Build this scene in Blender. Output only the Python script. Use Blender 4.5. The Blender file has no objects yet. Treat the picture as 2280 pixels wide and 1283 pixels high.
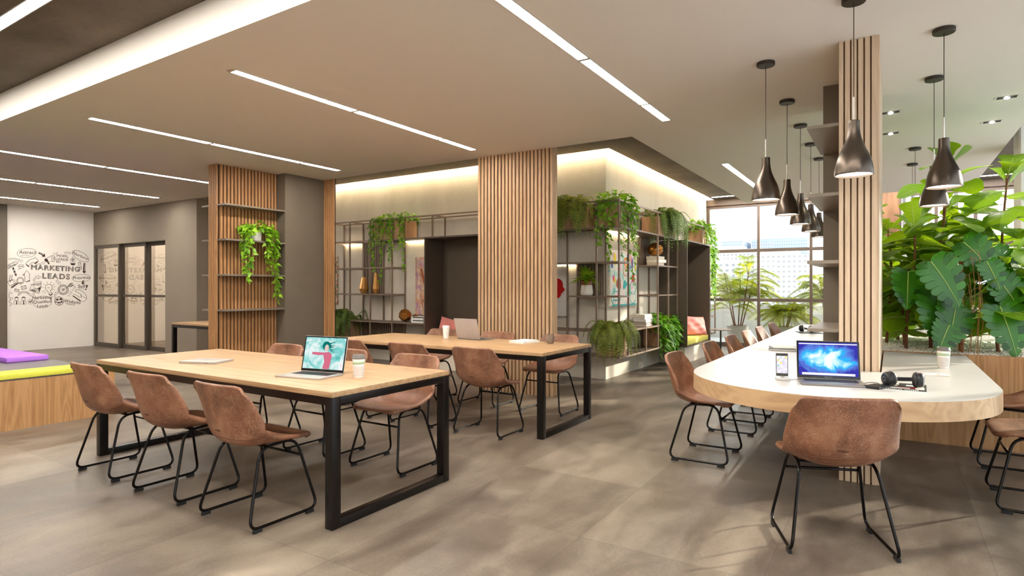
SKY, SUN, EXPO = 1.6, 4.8, 0.9
import bpy, bmesh, math, random
from mathutils import Vector, Matrix, Euler, Quaternion
R = random.Random(7)
sc = bpy.context.scene
COL = sc.collection
PI = math.pi
# ---------------------------------------------------------------- camera calibration (2280 x 1283)
FP, HY, TH, HC = 1328.1, 639.6, math.radians(32.44), 1.32
CT, ST = math.cos(TH), math.sin(TH)
def _ray(px, py):
    u = (px-1140)/FP; v = (HY-py)/FP
    return (CT*u-ST, ST*u+CT, v)
def atx(px, py, X):
    r = _ray(px, py); t = X/r[0]; return Vector((X, r[1]*t, HC+r[2]*t))
# ---------------------------------------------------------------- mesh helper
class MB:
    def __init__(s): s.v = []; s.f = []
    def quad(s, a, b, c, d):
        n = len(s.v); s.v += [tuple(a), tuple(b), tuple(c), tuple(d)]; s.f.append((n, n+1, n+2, n+3)); return s
    def poly(s, pts):
        n = len(s.v); s.v += [tuple(p) for p in pts]; s.f.append(tuple(range(n, n+len(pts)))); return s
    def box(s, x0, x1, y0, y1, z0, z1):
        n = len(s.v)
        s.v += [(x0,y0,z0),(x1,y0,z0),(x1,y1,z0),(x0,y1,z0),(x0,y0,z1),(x1,y0,z1),(x1,y1,z1),(x0,y1,z1)]
        s.f += [tuple(n+i for i in q) for q in ((0,3,2,1),(4,5,6,7),(0,1,5,4),(1,2,6,5),(2,3,7,6),(3,0,4,7))]
        return s
    def prism(s, pts, z0, z1):
        n = len(s.v); m = len(pts)
        s.v += [(p[0],p[1],z0) for p in pts]+[(p[0],p[1],z1) for p in pts]
        s.f.append(tuple(n+i for i in range(m-1,-1,-1))); s.f.append(tuple(n+m+i for i in range(m)))
        for i in range(m):
            j = (i+1) % m; s.f.append((n+i, n+j, n+m+j, n+m+i))
        return s
    def grid(s, rows, closed=False):
        n = len(s.v); m = len(rows[0])
        for r in rows: s.v += [tuple(p) for p in r]
        for i in range(len(rows)-1):
            for j in range(m if closed else m-1):
                k = (j+1) % m
                s.f.append((n+i*m+j, n+i*m+k, n+(i+1)*m+k, n+(i+1)*m+j))
        return s
    def lathe(s, prof, n=24, c=(0,0,0), capb=False, capt=False):
        rows = []
        for r, z in prof:
            rows.append([(c[0]+r*math.cos(2*PI*k/n), c[1]+r*math.sin(2*PI*k/n), c[2]+z) for k in range(n)])
        b = len(s.v); s.grid(rows, True)
        if capb: s.f.append(tuple(b+i for i in range(n-1,-1,-1)))
        if capt:
            t = b+n*(len(rows)-1); s.f.append(tuple(t+i for i in range(n)))
        return s
    def tube(s, pts, r, n=8, closed=False, cap=True):
        pts = [Vector(p) for p in pts]; m = len(pts)
        rr = r if isinstance(r, (list, tuple)) else [r]*m
        rows = []; prev = None
        for i, p in enumerate(pts):
            if closed: t = pts[(i+1) % m]-pts[i-1]
            else: t = pts[min(i+1,m-1)]-pts[max(i-1,0)]
            if t.length < 1e-9: t = Vector((0,0,1))
            t.normalize()
            if prev is None:
                a = Vector((0,0,1)) if abs(t.z) < .9 else Vector((1,0,0))
                nrm = t.cross(a).normalized()
            else:
                nrm = (prev-t*prev.dot(t))
                nrm = nrm.normalized() if nrm.length > 1e-6 else t.orthogonal().normalized()
            prev = nrm; b = t.cross(nrm)
            rows.append([p+(nrm*math.cos(2*PI*k/n)+b*math.sin(2*PI*k/n))*rr[i] for k in range(n)])
        if closed: rows.append(rows[0])
        b0 = len(s.v); s.grid(rows, True)
        if cap and not closed:
            s.f.append(tuple(b0+i for i in range(n-1,-1,-1))); t0 = b0+n*(m-1); s.f.append(tuple(t0+i for i in range(n)))
        return s
    def move(s, M, start=0):
        for i in range(start, len(s.v)): s.v[i] = tuple(M @ Vector(s.v[i]))
        return s
    def build(s, name, mat, parent=None, loc=None, bevel=0, smooth=False, seg=2):
        me = bpy.data.meshes.new(name)
        off = Vector(loc) if loc is not None else Vector((0,0,0))
        me.from_pydata([tuple(Vector(v)-off) for v in s.v], [], s.f); me.validate(); me.update()
        if bevel or not smooth:
            bm = bmesh.new(); bm.from_mesh(me)
            if bevel:
                bmesh.ops.bevel(bm, geom=bm.edges[:], offset=bevel, segments=seg, affect='EDGES', profile=.6)
            bm.to_mesh(me); bm.free()
        o = bpy.data.objects.new(name, me); COL.objects.link(o)
        me.materials.append(mat)
        if smooth or bevel:
            me.polygons.foreach_set('use_smooth', [True]*len(me.polygons))
            if not smooth or smooth == 'auto':
                try: me.set_sharp_from_angle(angle=math.radians(40))
                except Exception: pass
        if parent is not None: o.parent = parent
        elif loc is not None: o.location = off
        return o
def fillet(pts, rad, n=6, closed=False):
    pts = [Vector(p) for p in pts]; out = []; m = len(pts)
    rr = rad if isinstance(rad, (list, tuple)) else [rad]*m
    for i in range(m):
        if not closed and i in (0, m-1): out.append(pts[i]); continue
        p, a, b = pts[i], pts[i-1], pts[(i+1) % m]
        da, db = (a-p), (b-p); r = min(rr[i], da.length*.49, db.length*.49)
        A = p+da.normalized()*r; B = p+db.normalized()*r
        for k in range(n+1):
            t = k/n; out.append(A*(1-t)**2+p*2*t*(1-t)+B*t*t)
    return out
def catmull(P, n):
    out = []; m = len(P)
    for k in range(n+1):
        x = k/n*(m-1); i = min(int(x), m-2); t = x-i
        p0, p1, p2, p3 = P[max(i-1,0)], P[i], P[i+1], P[min(i+2,m-1)]
        out.append(tuple(.5*((2*b)+(-a+c)*t+(2*a-5*b+4*c-d)*t*t+(-a+3*b-3*c+d)*t**3) for a,b,c,d in zip(p0,p1,p2,p3)))
    return out
# ---------------------------------------------------------------- scene object helpers
def tag(o, label, cat, group=None):
    o['label'] = label; o['category'] = cat
    if group: o['group'] = group
    return o
def thing(name, label, cat, loc=(0,0,0), rz=0, group=None):
    o = bpy.data.objects.new(name, None); COL.objects.link(o); o.empty_display_size = .1
    o.location = loc; o.rotation_euler = (0,0,rz); return tag(o, label, cat, group)
def struct(o, label=None):
    o['kind'] = 'structure'
    if label: o['label'] = label; o['category'] = o.name.split('_')[0].split('.')[0]
    return o
KIDS = {}
def dup(root, loc, rz, label, group=None):
    r = root.copy(); COL.objects.link(r); r.location = loc; r.rotation_euler = (0,0,rz); r['label'] = label
    if group: r['group'] = group
    def rec(src, dst):
        for ch in [o for o in bpy.data.objects if o.parent == src and o != dst]:
            c = ch.copy(); COL.objects.link(c); c.parent = dst; rec(ch, c)
    rec(root, r); return r
def text_mesh(name, body, size, mat, M, parent=None, extrude=.0006, outline=0, spacing=1, shear=0, align='CENTER', bold=0):
    cu = bpy.data.curves.new(name, 'FONT'); cu.body = body; cu.size = size; cu.extrude = extrude
    cu.align_x = align; cu.align_y = 'CENTER'; cu.space_character = spacing; cu.shear = shear; cu.resolution_u = 3
    if outline: cu.fill_mode = 'NONE'; cu.bevel_depth = outline; cu.bevel_resolution = 0; cu.extrude = 0
    elif bold: cu.offset = bold
    o = bpy.data.objects.new(name, cu); COL.objects.link(o)
    bpy.context.view_layer.update()
    me = bpy.data.meshes.new_from_object(o.evaluated_get(bpy.context.evaluated_depsgraph_get()))
    bpy.data.objects.remove(o); bpy.data.curves.remove(cu)
    me.transform(M); me.materials.clear(); me.materials.append(mat)
    o = bpy.data.objects.new(name, me); COL.objects.link(o)
    if parent is not None: o.parent = parent
    return o
# ---------------------------------------------------------------- materials
def hx(h):
    h = h.lstrip('#'); c = [int(h[i:i+2],16)/255 for i in (0,2,4)]
    return tuple((x/12.92 if x <= .04045 else ((x+.055)/1.055)**2.4) for x in c)+(1,)
class NT:
    def __init__(s, name):
        s.m = bpy.data.materials.new(name); s.m.use_nodes = True; s.t = s.m.node_tree; s.t.nodes.clear()
        s.out = s.n('ShaderNodeOutputMaterial')
    def n(s, t, **kw):
        nd = s.t.nodes.new(t)
        for k, v in kw.items(): setattr(nd, k, v)
        return nd
    def l(s, a, b): s.t.links.new(a, b)
    def coords(s, scale=(1,1,1), kind='Object', rot=(0,0,0)):
        tc = s.n('ShaderNodeTexCoord'); mp = s.n('ShaderNodeMapping'); s.l(tc.outputs[kind], mp.inputs[0])
        mp.inputs['Scale'].default_value = scale; mp.inputs['Rotation'].default_value = rot
        return mp.outputs[0]
    def noise(s, vec, scale=5, detail=4, rough=.5, dist=0):
        nd = s.n('ShaderNodeTexNoise'); s.l(vec, nd.inputs['Vector'])
        nd.inputs['Scale'].default_value = scale; nd.inputs['Detail'].default_value = detail
        nd.inputs['Roughness'].default_value = rough; nd.inputs['Distortion'].default_value = dist
        return nd.outputs['Fac']
    def ramp(s, fac, stops, interp='LINEAR'):
        nd = s.n('ShaderNodeValToRGB'); s.l(fac, nd.inputs[0]); e = nd.color_ramp.elements; nd.color_ramp.interpolation = interp
        while len(e) < len(stops): e.new(.5)
        for k, (p, c) in enumerate(stops):
            e[k].position = p; e[k].color = c if len(c) == 4 else tuple(c)+(1,)
        return nd.outputs[0]
    def mix(s, fac, a, b, mode='MIX'):
        nd = s.n('ShaderNodeMix', data_type='RGBA', blend_type=mode)
        for sock, v in ((nd.inputs[0], fac), (nd.inputs[6], a), (nd.inputs[7], b)):
            if hasattr(v, 'links') or hasattr(v, 'is_linked'): s.l(v, sock)
            else: sock.default_value = v
        return nd.outputs[2]
    def math(s, op, a, b=0.0, c=0.0):
        nd = s.n('ShaderNodeMath', operation=op)
        for i, v in enumerate((a, b, c)):
            if hasattr(v, 'is_linked'): s.l(v, nd.inputs[i])
            else: nd.inputs[i].default_value = v
        return nd.outputs[0]
    def bump(s, h, strength=.2, dist=.01):
        nd = s.n('ShaderNodeBump'); s.l(h, nd.inputs['Height']); nd.inputs['Strength'].default_value = strength
        nd.inputs['Distance'].default_value = dist; return nd.outputs[0]
    def bsdf(s, col, rough=.5, metal=0, spec=.5, nrm=None, coat=0, **kw):
        b = s.n('ShaderNodeBsdfPrincipled')
        if hasattr(col, 'is_linked'): s.l(col, b.inputs['Base Color'])
        else: b.inputs['Base Color'].default_value = col
        if hasattr(rough, 'is_linked'): s.l(rough, b.inputs['Roughness'])
        else: b.inputs['Roughness'].default_value = rough
        b.inputs['Metallic'].default_value = metal; b.inputs['Specular IOR Level'].default_value = spec
        b.inputs['Coat Weight'].default_value = coat
        for k, v in kw.items(): b.inputs[k.replace('_',' ')].default_value = v
        if nrm is not None: s.l(nrm, b.inputs['Normal'])
        return b.outputs[0]
    def end(s, sh): s.l(sh, s.out.inputs[0]); return s.m
def flat(name, col, rough=.5, metal=0, spec=.5, var=.06, sc_=30, coat=0):
    t = NT(name); c = hx(col) if isinstance(col, str) else col
    f = t.noise(t.coords(), sc_, 3)
    d = tuple(x*(1-var) for x in c[:3])+(1,); u = tuple(min(1,x*(1+var)) for x in c[:3])+(1,)
    return t.end(t.bsdf(t.ramp(f, [(.3,d),(.7,u)]), rough, metal, spec, coat=coat))
def emis(name, col, strength):
    t = NT(name); e = t.n('ShaderNodeEmission'); e.inputs[0].default_value = hx(col) if isinstance(col,str) else col
    e.inputs[1].default_value = strength; return t.end(e.outputs[0])
def wood(name, dark, light, axis='x', scale=1.0, rough=.42, contrast=.5, spec=.35, amp=.75):
    t = NT(name); st = {'x':(.9,14,14),'y':(14,.9,14),'z':(14,14,.9)}[axis]
    info = t.n('ShaderNodeObjectInfo'); base = t.n('ShaderNodeVectorMath', operation='ADD')
    t.l(t.coords(tuple(k*scale for k in st)), base.inputs[0])
    mul = t.n('ShaderNodeVectorMath', operation='SCALE'); mul.inputs[0].default_value = (13.1,7.7,5.3); t.l(info.outputs['Random'], mul.inputs['Scale'])
    t.l(mul.outputs[0], base.inputs[1]); v = base.outputs[0]
    big = t.noise(v, .55, 2, .5, 1.2); fine = t.noise(v, 2.6, 5, .65, .4)
    w = t.math('ADD', t.math('MULTIPLY', t.math('PINGPONG', t.math('MULTIPLY', big, 7.0), .5), amp), t.math('MULTIPLY', fine, .62))
    col = t.ramp(w, [(.12,hx(dark)),(.5+.2*(1-contrast),hx(light)),(.95,tuple(min(1,c*1.08) for c in hx(light)[:3])+(1,))])
    return t.end(t.bsdf(col, rough, 0, spec, t.bump(w, .06, .002)))
def leafmat(name, c1, c2, trans=.35, rough=.38, tcol=None):
    t = NT(name); g = t.n('ShaderNodeNewGeometry')
    f = t.noise(t.coords(), 3.0, 2)
    k = t.math('ADD', t.math('MULTIPLY', g.outputs['Random Per Island'], .7), t.math('MULTIPLY', f, .45))
    col = t.ramp(k, [(.15,hx(c1)),(.9,hx(c2))])
    p = t.bsdf(col, rough, 0, .4)
    tr = t.n('ShaderNodeBsdfTranslucent')
    tc = t.mix(.5, col, hx(tcol or c2)); tc2 = t.mix(1.0, tc, (1.6,1.5,.6,1), 'MULTIPLY'); t.l(tc2, tr.inputs[0])
    mx = t.n('ShaderNodeMixShader'); mx.inputs[0].default_value = trans; t.l(p, mx.inputs[1]); t.l(tr.outputs[0], mx.inputs[2])
    return t.end(mx.outputs[0])
def glassmat(name, tint=(1,1,1,1), refl=.06, rough=.0):
    t = NT(name); a = t.n('ShaderNodeBsdfTransparent'); a.inputs[0].default_value = tint
    b = t.n('ShaderNodeBsdfGlossy'); b.inputs['Roughness'].default_value = rough; b.inputs[0].default_value = (.95,.95,.95,1)
    m = t.n('ShaderNodeMixShader'); m.inputs[0].default_value = refl
    t.l(a.outputs[0], m.inputs[1]); t.l(b.outputs[0], m.inputs[2]); return t.end(m.outputs[0])
M = {}
def floor_mat():
    t = NT('concrete_floor_tiles'); v = t.coords()
    sep = t.n('ShaderNodeSeparateXYZ'); t.l(v, sep.inputs[0])
    big = t.noise(v, .9, 5, .6, .3); mid = t.noise(t.coords((1,.35,1), rot=(0,0,.5)), 4, 6, .65, .5); fine = t.noise(v, 60, 3, .6)
    tx = t.math('DIVIDE', t.math('SUBTRACT', sep.outputs[0], .41), .9); ty = t.math('DIVIDE', t.math('SUBTRACT', sep.outputs[1], 3.755), .9)
    wn = t.n('ShaderNodeTexWhiteNoise', noise_dimensions='2D'); cmb = t.n('ShaderNodeCombineXYZ')
    t.l(t.math('FLOOR', tx), cmb.inputs[0]); t.l(t.math('FLOOR', ty), cmb.inputs[1]); t.l(cmb.outputs[0], wn.inputs[0])
    k = t.math('ADD', t.math('MULTIPLY', big, .45), t.math('MULTIPLY', mid, .42))
    k = t.math('ADD', k, t.math('MULTIPLY', wn.outputs[0], .10)); k = t.math('ADD', k, t.math('MULTIPLY', fine, .10))
    col = t.ramp(k, [(.36,hx('#42382f')),(.51,hx('#675b4f')),(.66,hx('#8d8071'))])
    def seam(x):
        f = t.math('FRACT', x); d = t.math('MINIMUM', f, t.math('SUBTRACT', 1.0, f)); return t.math('LESS_THAN', d, .0022)
    sm = t.math('MAXIMUM', seam(tx), seam(ty))
    col = t.mix(t.math('MULTIPLY', sm, .55), col, hx('#4a4540'))
    sp = t.n('ShaderNodeTexVoronoi'); t.l(v, sp.inputs[0]); sp.inputs['Scale'].default_value = 38
    col = t.mix(t.math('MULTIPLY', t.math('LESS_THAN', sp.outputs[0], .09), .3), col, hx('#c4bcb0'))
    rg = t.ramp(mid, [(.3,(.30,.30,.30)),(.7,(.5,.5,.5))])
    return t.end(t.bsdf(col, rg, 0, .45, t.bump(k, .08, .004)))
def concrete_mat(name, a, b, streak=(1,1,.35), pits=True, rough=.75, sc_=1.6):
    t = NT(name); v = t.coords(streak); w = t.coords()
    k = t.math('ADD', t.math('MULTIPLY', t.noise(v, sc_, 6, .6, .4), .8), t.math('MULTIPLY', t.noise(w, 30, 3), .18))
    col = t.ramp(k, [(.3,hx(a)),(.68,hx(b))])
    if pits:
        vo = t.n('ShaderNodeTexVoronoi'); t.l(w, vo.inputs[0]); vo.inputs['Scale'].default_value = 9
        col = t.mix(t.math('MULTIPLY', t.math('LESS_THAN', vo.outputs[0], .055), .6), col, hx('#5d564d'))
    return t.end(t.bsdf(col, rough, 0, .3, t.bump(k, .12, .006)))
def leather_mat():
    t = NT('distressed_brown_leather'); v = t.coords(); info = t.n('ShaderNodeObjectInfo')
    add = t.n('ShaderNodeVectorMath', operation='ADD'); t.l(v, add.inputs[0])
    ml = t.n('ShaderNodeVectorMath', operation='SCALE'); ml.inputs[0].default_value = (9,5,7); t.l(info.outputs['Random'], ml.inputs['Scale']); t.l(ml.outputs[0], add.inputs[1]); v = add.outputs[0]
    big = t.noise(v, 5.5, 5, .6, .3); fine = t.noise(v, 140, 4, .6)
    col = t.ramp(big, [(.3,hx('#623e2b')),(.55,hx('#86573f')),(.8,hx('#a8795c'))])
    cols = col
    for k_, (rot, th) in enumerate((((.3,.2,.5),.60),((1.3,.7,2.1),.61),((2.2,1.9,.9),.60),((.9,2.6,1.4),.61),((2.7,.4,2.8),.61))):
        mp = t.n('ShaderNodeMapping'); mp.vector_type = 'TEXTURE'; t.l(v, mp.inputs[0]); mp.inputs['Rotation'].default_value = rot; mp.inputs['Location'].default_value = (k_*.37,k_*.21,0)
        mp.inputs['Scale'].default_value = (.075,.0034,.0034)
        ln = t.ramp(t.noise(mp.outputs[0], 1.0, 2, .5, .6), [(th,(0,0,0)),(th+.05,(1,1,1))])
        msk = t.math('MULTIPLY', ln, t.math('MULTIPLY', t.ramp(t.noise(v, 9+2*k_, 4, .7), [(.42,(0,0,0)),(.66,(1,1,1))]), .62))
        cols = t.mix(msk, cols, hx('#cba585'))
    cloud = t.ramp(t.noise(v, 11, 5, .7), [(.5,(0,0,0)),(.8,(1,1,1))])
    cols = t.mix(t.math('MULTIPLY', cloud, .45), cols, hx('#b08a6e'))
    return t.end(t.bsdf(cols, .44, 0, .45, t.bump(fine, .12, .001)))
def build_mats():
    M['floor'] = floor_mat()
    M['ceil'] = flat('ceiling_paint', '#e2dbd2', .9, 0, .1, .03, 120)
    M['wpaint'] = flat('white_wall_paint', '#f7f2ea', .8, 0, .2, .015, 3)
    M['gpaint'] = flat('taupe_wall_paint', '#8c8072', .7, 0, .2, .03, 2)
    M['dceil'] = concrete_mat('dark_concrete_ceiling', '#4c443a', '#76695a', (1,1,1), False, .7, 1.1)
    M['conc'] = concrete_mat('fair_faced_concrete', '#c8bdab', '#dfd5c5')
    M['dpanel'] = flat('dark_taupe_panel', '#6e6456', .5, 0, .4, .05, 3)
    M['oak'] = wood('light_oak_tabletop', '#937250', '#b8956e', 'x', 1.0, .40, .5, .5)
    M['oakend'] = wood('oak_edge_band', '#937250', '#b8956e', 'y', 1.2)
    M['slat'] = wood('slat_wood', '#8f653d', '#b88a5e', 'z', 1.1, .5, .6, amp=.45)
    M['slat2'] = wood('light_slat_wood', '#a1805f', '#ccaa86', 'z', 1.1, .5, .6, amp=.45)  # same slat wood, paler: stronger light on the wide column put into colour
    M['slatpale'] = wood('pale_slat_wood', '#b59b80', '#d3bb9f', 'z', .9, .5, .6, amp=.45)
    M['bench'] = wood('planter_veneer', '#94693f', '#bd9265', 'z', .85, .45, .35)
    M['pierwood'] = wood('dark_pier_veneer', '#6a4a34', '#8d6a4e', 'z', .6, .5, .35)
    M['boxwood'] = wood('planter_box_wood', '#94664a', '#c39a74', 'z', 1.0, .55, .5)
    M['edgewood'] = wood('white_table_edge_wood', '#a88660', '#c3a27b', 'x', .6, .4, .3)
    M['core'] = flat('slat_backing', '#100b08', .85)
    M['core2'] = flat('brown_backing', '#9a7a5c', .8)
    M['doorframe'] = flat('dark_door_frame', '#544a40', .5, .2)
    M['black'] = flat('black_powder_coat', '#15110f', .28, .3, .5, .1)
    M['tube'] = flat('black_chair_tube', '#14110f', .22, .6, .5, .1)
    M['rubber'] = flat('black_rubber', '#1a1a1a', .8)
    M['bronze'] = flat('bronze_steel_frame', '#8a7665', .42, .3, .5, .06, 8)
    M['podin'] = flat('bronze_panel', '#5b4f43', .45, .2, .5, .05, 4)
    M['shelfm'] = flat('taupe_metal_shelf', '#867a6c', .4, .3, .5, .05, 4)
    M['leather'] = leather_mat()
    M['seam'] = flat('leather_seam', '#6e4029', .6)
    M['ink'] = flat('black_ink', '#1c1715', .8)
    M['inkbrown'] = flat('marker_ink', '#3a2a20', .9)
    M['white'] = flat('white_laminate', '#c3bfba', .32, 0, .5, .01, 5)
    M['alum'] = flat('brushed_aluminium', '#c9c5c0', .32, .6, .5, .04, 60)
    M['alumgrey'] = flat('space_grey_aluminium', '#8d8884', .35, .6, .5, .04, 60)
    M['alumwarm'] = flat('warm_grey_lid', '#b2aaa6', .4, .25, .5, .03, 40)
    M['blackglass'] = flat('black_bezel_glass', '#0b0b0d', .12)
    M['keys'] = flat('keyboard_black', '#16171a', .45)
    M['gold'] = flat('brass', '#b5793a', .25, .9, .5, .15, 9)
    M['gold2'] = flat('copper_gold_glaze', '#cc9652', .25, .5, .5, .12, 9)
    M['yellow'] = flat('lime_fabric', '#dcdc58', .9, 0, .1, .10, 240)
    M['yellow2'] = flat('pale_yellow_fabric', '#e6dc72', .9, 0, .1, .08, 240)
    M['purple'] = flat('purple_fabric', '#bd80ea', .9, 0, .1, .10, 240)
    M['pink'] = flat('coral_pink_fabric', '#e08a80', .7, 0, .3, .05, 60)
    M['darktop'] = flat('dark_platform_top', '#56504b', .35, 0, .5, .05, 4)
    M['bronzelamp'] = flat('dark_bronze_lamp', '#5c5249', .30, .95, .5, .06, 6)
    M['canopy'] = flat('dark_canopy', '#3a322b', .45, .4)
    M['rod'] = flat('satin_nickel', '#d8d4cc', .3, .6)
    M['cupw'] = flat('white_cup', '#efece8', .5); M['cupg'] = flat('grey_sleeve', '#d3cec8', .7)
    M['cupgreen'] = flat('sage_band', '#a9bf9a', .6); M['lid'] = flat('grey_lid', '#6d6862', .5)
    M['mug'] = flat('brown_stoneware', '#7d6c5f', .45)
    M['pot_w'] = flat('cream_glaze', '#e9e0d4', .3, 0, .5, .05, 12); M['pot_b'] = flat('brown_glaze', '#9a5f38', .3)
    M['potwhite'] = flat('white_ceramic', '#e8e6e2', .4)
    M['concpot'] = concrete_mat('concrete_pot', '#a8a49d', '#cbc7c0', (1,1,1), False, .8)
    M['paper'] = flat('paper', '#f0ede6', .8); M['papere'] = flat('page_edges', '#d9cfbd', .85)
    M['bookk'] = flat('black_cover', '#1d1a1a', .5); M['booko'] = flat('orange_cover', '#c4622f', .5)
    M['bookb'] = flat('tan_cover', '#d8b68e', .6); M['bookg'] = flat('grey_cover', '#8c8479', .6)
    M['soil'] = flat('dark_soil', '#3a2c20', .95, 0, .1, .4, 60)
    M['bark'] = flat('brown_bark', '#7a5138', .85, 0, .2, .3, 50)
    M['bamboo'] = flat('moss_pole_wood', '#9a6138', .6, 0, .3, .2, 20)
    M['root'] = flat('aerial_root', '#a8784c', .8)
    M['fig'] = leafmat('fiddle_leaf', '#23480f', '#6f9c1f', .36, .33, '#a8c828')
    M['monst'] = leafmat('monstera_leaf', '#153a06', '#3f7f14', .18, .30)
    M['pothos'] = leafmat('pothos_leaf', '#2f6a14', '#7fb62c', .3, .38)
    M['pothosb'] = leafmat('bright_pothos_leaf', '#558c1a', '#a4d040', .3, .38)
    M['ivy'] = leafmat('ivy_leaf', '#255f14', '#8fc236', .3, .4)
    M['fern'] = leafmat('fern_frond', '#33501c', '#748a36', .28, .5)
    M['fernb'] = leafmat('light_fern_frond', '#55682a', '#a3aa48', .30, .5)
    M['brom'] = leafmat('dracaena_leaf', '#4a7d16', '#a8c834', .3, .35)
    M['palm'] = leafmat('palm_frond', '#2c4f16', '#88a02a', .45, .5, '#d6d640')
    M['vein'] = flat('pale_leaf_vein', '#b4c46a', .5)
    M['stem'] = flat('green_stem', '#5a8a2c', .5)
    M['glass'] = glassmat('clear_window_glass', (.97,.98,.97,1), .05)
    M['doorglass'] = glassmat('reflective_door_glass', (.80,.74,.66,1), .34)
    M['mull'] = flat('bronze_mullion', '#6f6056', .5, .3)
    M['fin'] = flat('white_facade_fin', '#dcdad6', .7)
    M['parapet'] = flat('balcony_wall', '#c9c8c4', .8, 0, .2, .03, 2)
    # pebbles
    t = NT('white_pebbles'); v = t.coords(); vo = t.n('ShaderNodeTexVoronoi'); t.l(v, vo.inputs[0]); vo.inputs['Scale'].default_value = 60
    c = t.ramp(vo.outputs['Color'], [(.1,hx('#cdbfae')),(.4,hx('#f0e8dc')),(.9,hx('#fffaf2'))])
    M['pebble'] = t.end(t.bsdf(c, .8, 0, .3))
    # city facades: window grid
    for nm, a, b, sx, sz in (('facade_white','#d9d6d0','#a9a8a6',3.0,3.1),('facade_grey','#c4c3bf','#97999b',3.6,3.2),('facade_blue','#b3bdcc','#98a5ba',2.4,3.4)):
        t = NT(nm); v = t.coords(); s = t.n('ShaderNodeSeparateXYZ'); t.l(v, s.inputs[0])
        h = t.math('ADD', s.outputs[0], s.outputs[1])
        fx = t.math('FRACT', t.math('DIVIDE', h, sx)); fz = t.math('FRACT', t.math('DIVIDE', s.outputs[2], sz))
        w = t.math('MULTIPLY', t.math('LESS_THAN', t.math('ABSOLUTE', t.math('SUBTRACT', fx, .5)), .24), t.math('LESS_THAN', t.math('ABSOLUTE', t.math('SUBTRACT', fz, .5)), .22))
        M[nm] = t.end(t.bsdf(t.mix(w, hx(a), hx(b)), .8, 0, .2))
    # screens
    t = NT('blue_nebula_screen'); v = t.coords((1,1,1)); nz = t.noise(v, 9, 7, .62, 1.2)
    s = t.n('ShaderNodeSeparateXYZ'); t.l(v, s.inputs[0])
    rx = t.math('MULTIPLY', t.math('DIVIDE', s.outputs[0], .15), t.math('DIVIDE', s.outputs[0], .15)); z0 = t.math('SUBTRACT', s.outputs[2], .118)
    rz = t.math('MULTIPLY', t.math('DIVIDE', z0, .078), t.math('DIVIDE', z0, .078))
    k = t.math('ADD', t.math('SUBTRACT', .78, t.math('MULTIPLY', t.math('ADD', rx, rz), .48)), t.math('MULTIPLY', t.math('SUBTRACT', nz, .5), 1.5))
    c = t.ramp(k, [(.04,hx('#3a36a8')),(.28,hx('#5c7fd8')),(.45,hx('#25b4f2')),(.6,hx('#bdeeff')),(.75,(1,1,1,1))])
    e = t.n('ShaderNodeEmission'); t.l(c, e.inputs[0]); e.inputs[1].default_value = .62; M['scr_blue'] = t.end(e.outputs[0])
    t = NT('aqua_picture_screen'); v = t.coords(); nz = t.noise(v, 11, 5, .6, .8)
    c = t.ramp(nz, [(.26,hx('#2fa8a4')),(.42,hx('#8fdcd8')),(.55,hx('#e4f8f6')),(.66,hx('#ffffff')),(.78,hx('#f0b9bf'))])
    e = t.n('ShaderNodeEmission'); t.l(c, e.inputs[0]); e.inputs[1].default_value = .52; M['scr_aqua'] = t.end(e.outputs[0])
    M['scr_white'] = emis('screen_white', '#ffffff', .60)
    M['scr_pink'] = emis('screen_pink', '#e0758f', .5); M['scr_teal'] = emis('screen_teal', '#128078', .45); M['scr_skin'] = emis('screen_pale', '#f0d8cc', .48)
    t = NT('phone_screen'); v = t.coords(); f = t.noise(v, 60, 2); c = t.ramp(f, [(.35,hx('#e3d8f2')),(.6,hx('#ffffff'))])
    e = t.n('ShaderNodeEmission'); t.l(c, e.inputs[0]); e.inputs[1].default_value = .55; M['scr_phone'] = t.end(e.outputs[0])
    M['strip'] = emis('linear_light_diffuser', (1,.94,.86,1), 50.0)
    M['cove'] = emis('cove_led_tape', (1,.83,.55,1), 115.0)
    M['led'] = emis('shelf_led_tape', (1,.82,.52,1), 16.0)
    M['bulb'] = emis('lamp_diffuser', (1,.92,.80,1), 7.0)
    M['spot'] = emis('downlight_bulb', (1,.92,.8,1), 30.0)
    # abstract canvases
    def canvas(name, stops, s1, s2, seed, wash=.75):
        t = NT(name); v = t.coords((s1,s1,s2)); mp = t.n('ShaderNodeMapping'); t.l(v, mp.inputs[0]); mp.inputs['Location'].default_value = seed
        vo = t.n('ShaderNodeTexVoronoi'); t.l(mp.outputs[0], vo.inputs[0]); vo.inputs['Scale'].default_value = 5.5
        sr = t.n('ShaderNodeSeparateColor'); t.l(vo.outputs['Color'], sr.inputs[0])
        nz = t.noise(mp.outputs[0], 4, 6, .7, 1.5)
        k = t.math('ADD', t.math('MULTIPLY', sr.outputs[0], .55), t.math('MULTIPLY', nz, .5))
        c = t.ramp(k, stops, 'LINEAR'); c = t.mix(t.math('MULTIPLY', t.ramp(t.noise(mp.outputs[0], 9, 5, .7), [(.45,(1,1,1)),(.6,(0,0,0))]), wash), c, hx('#efe8da'))
        return t.end(t.bsdf(c, .8, 0, .2))
    M['art_multi'] = canvas('abstract_multicolour_canvas', [(.15,hx('#e7c93a')),(.3,hx('#f0ece2')),(.42,hx('#3fb7b0')),(.55,hx('#efe9dd')),(.65,hx('#e0669a')),(.75,hx('#f3efe6')),(.86,hx('#6b4fa0'))], 2, 1.3, (0,0,0))
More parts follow.
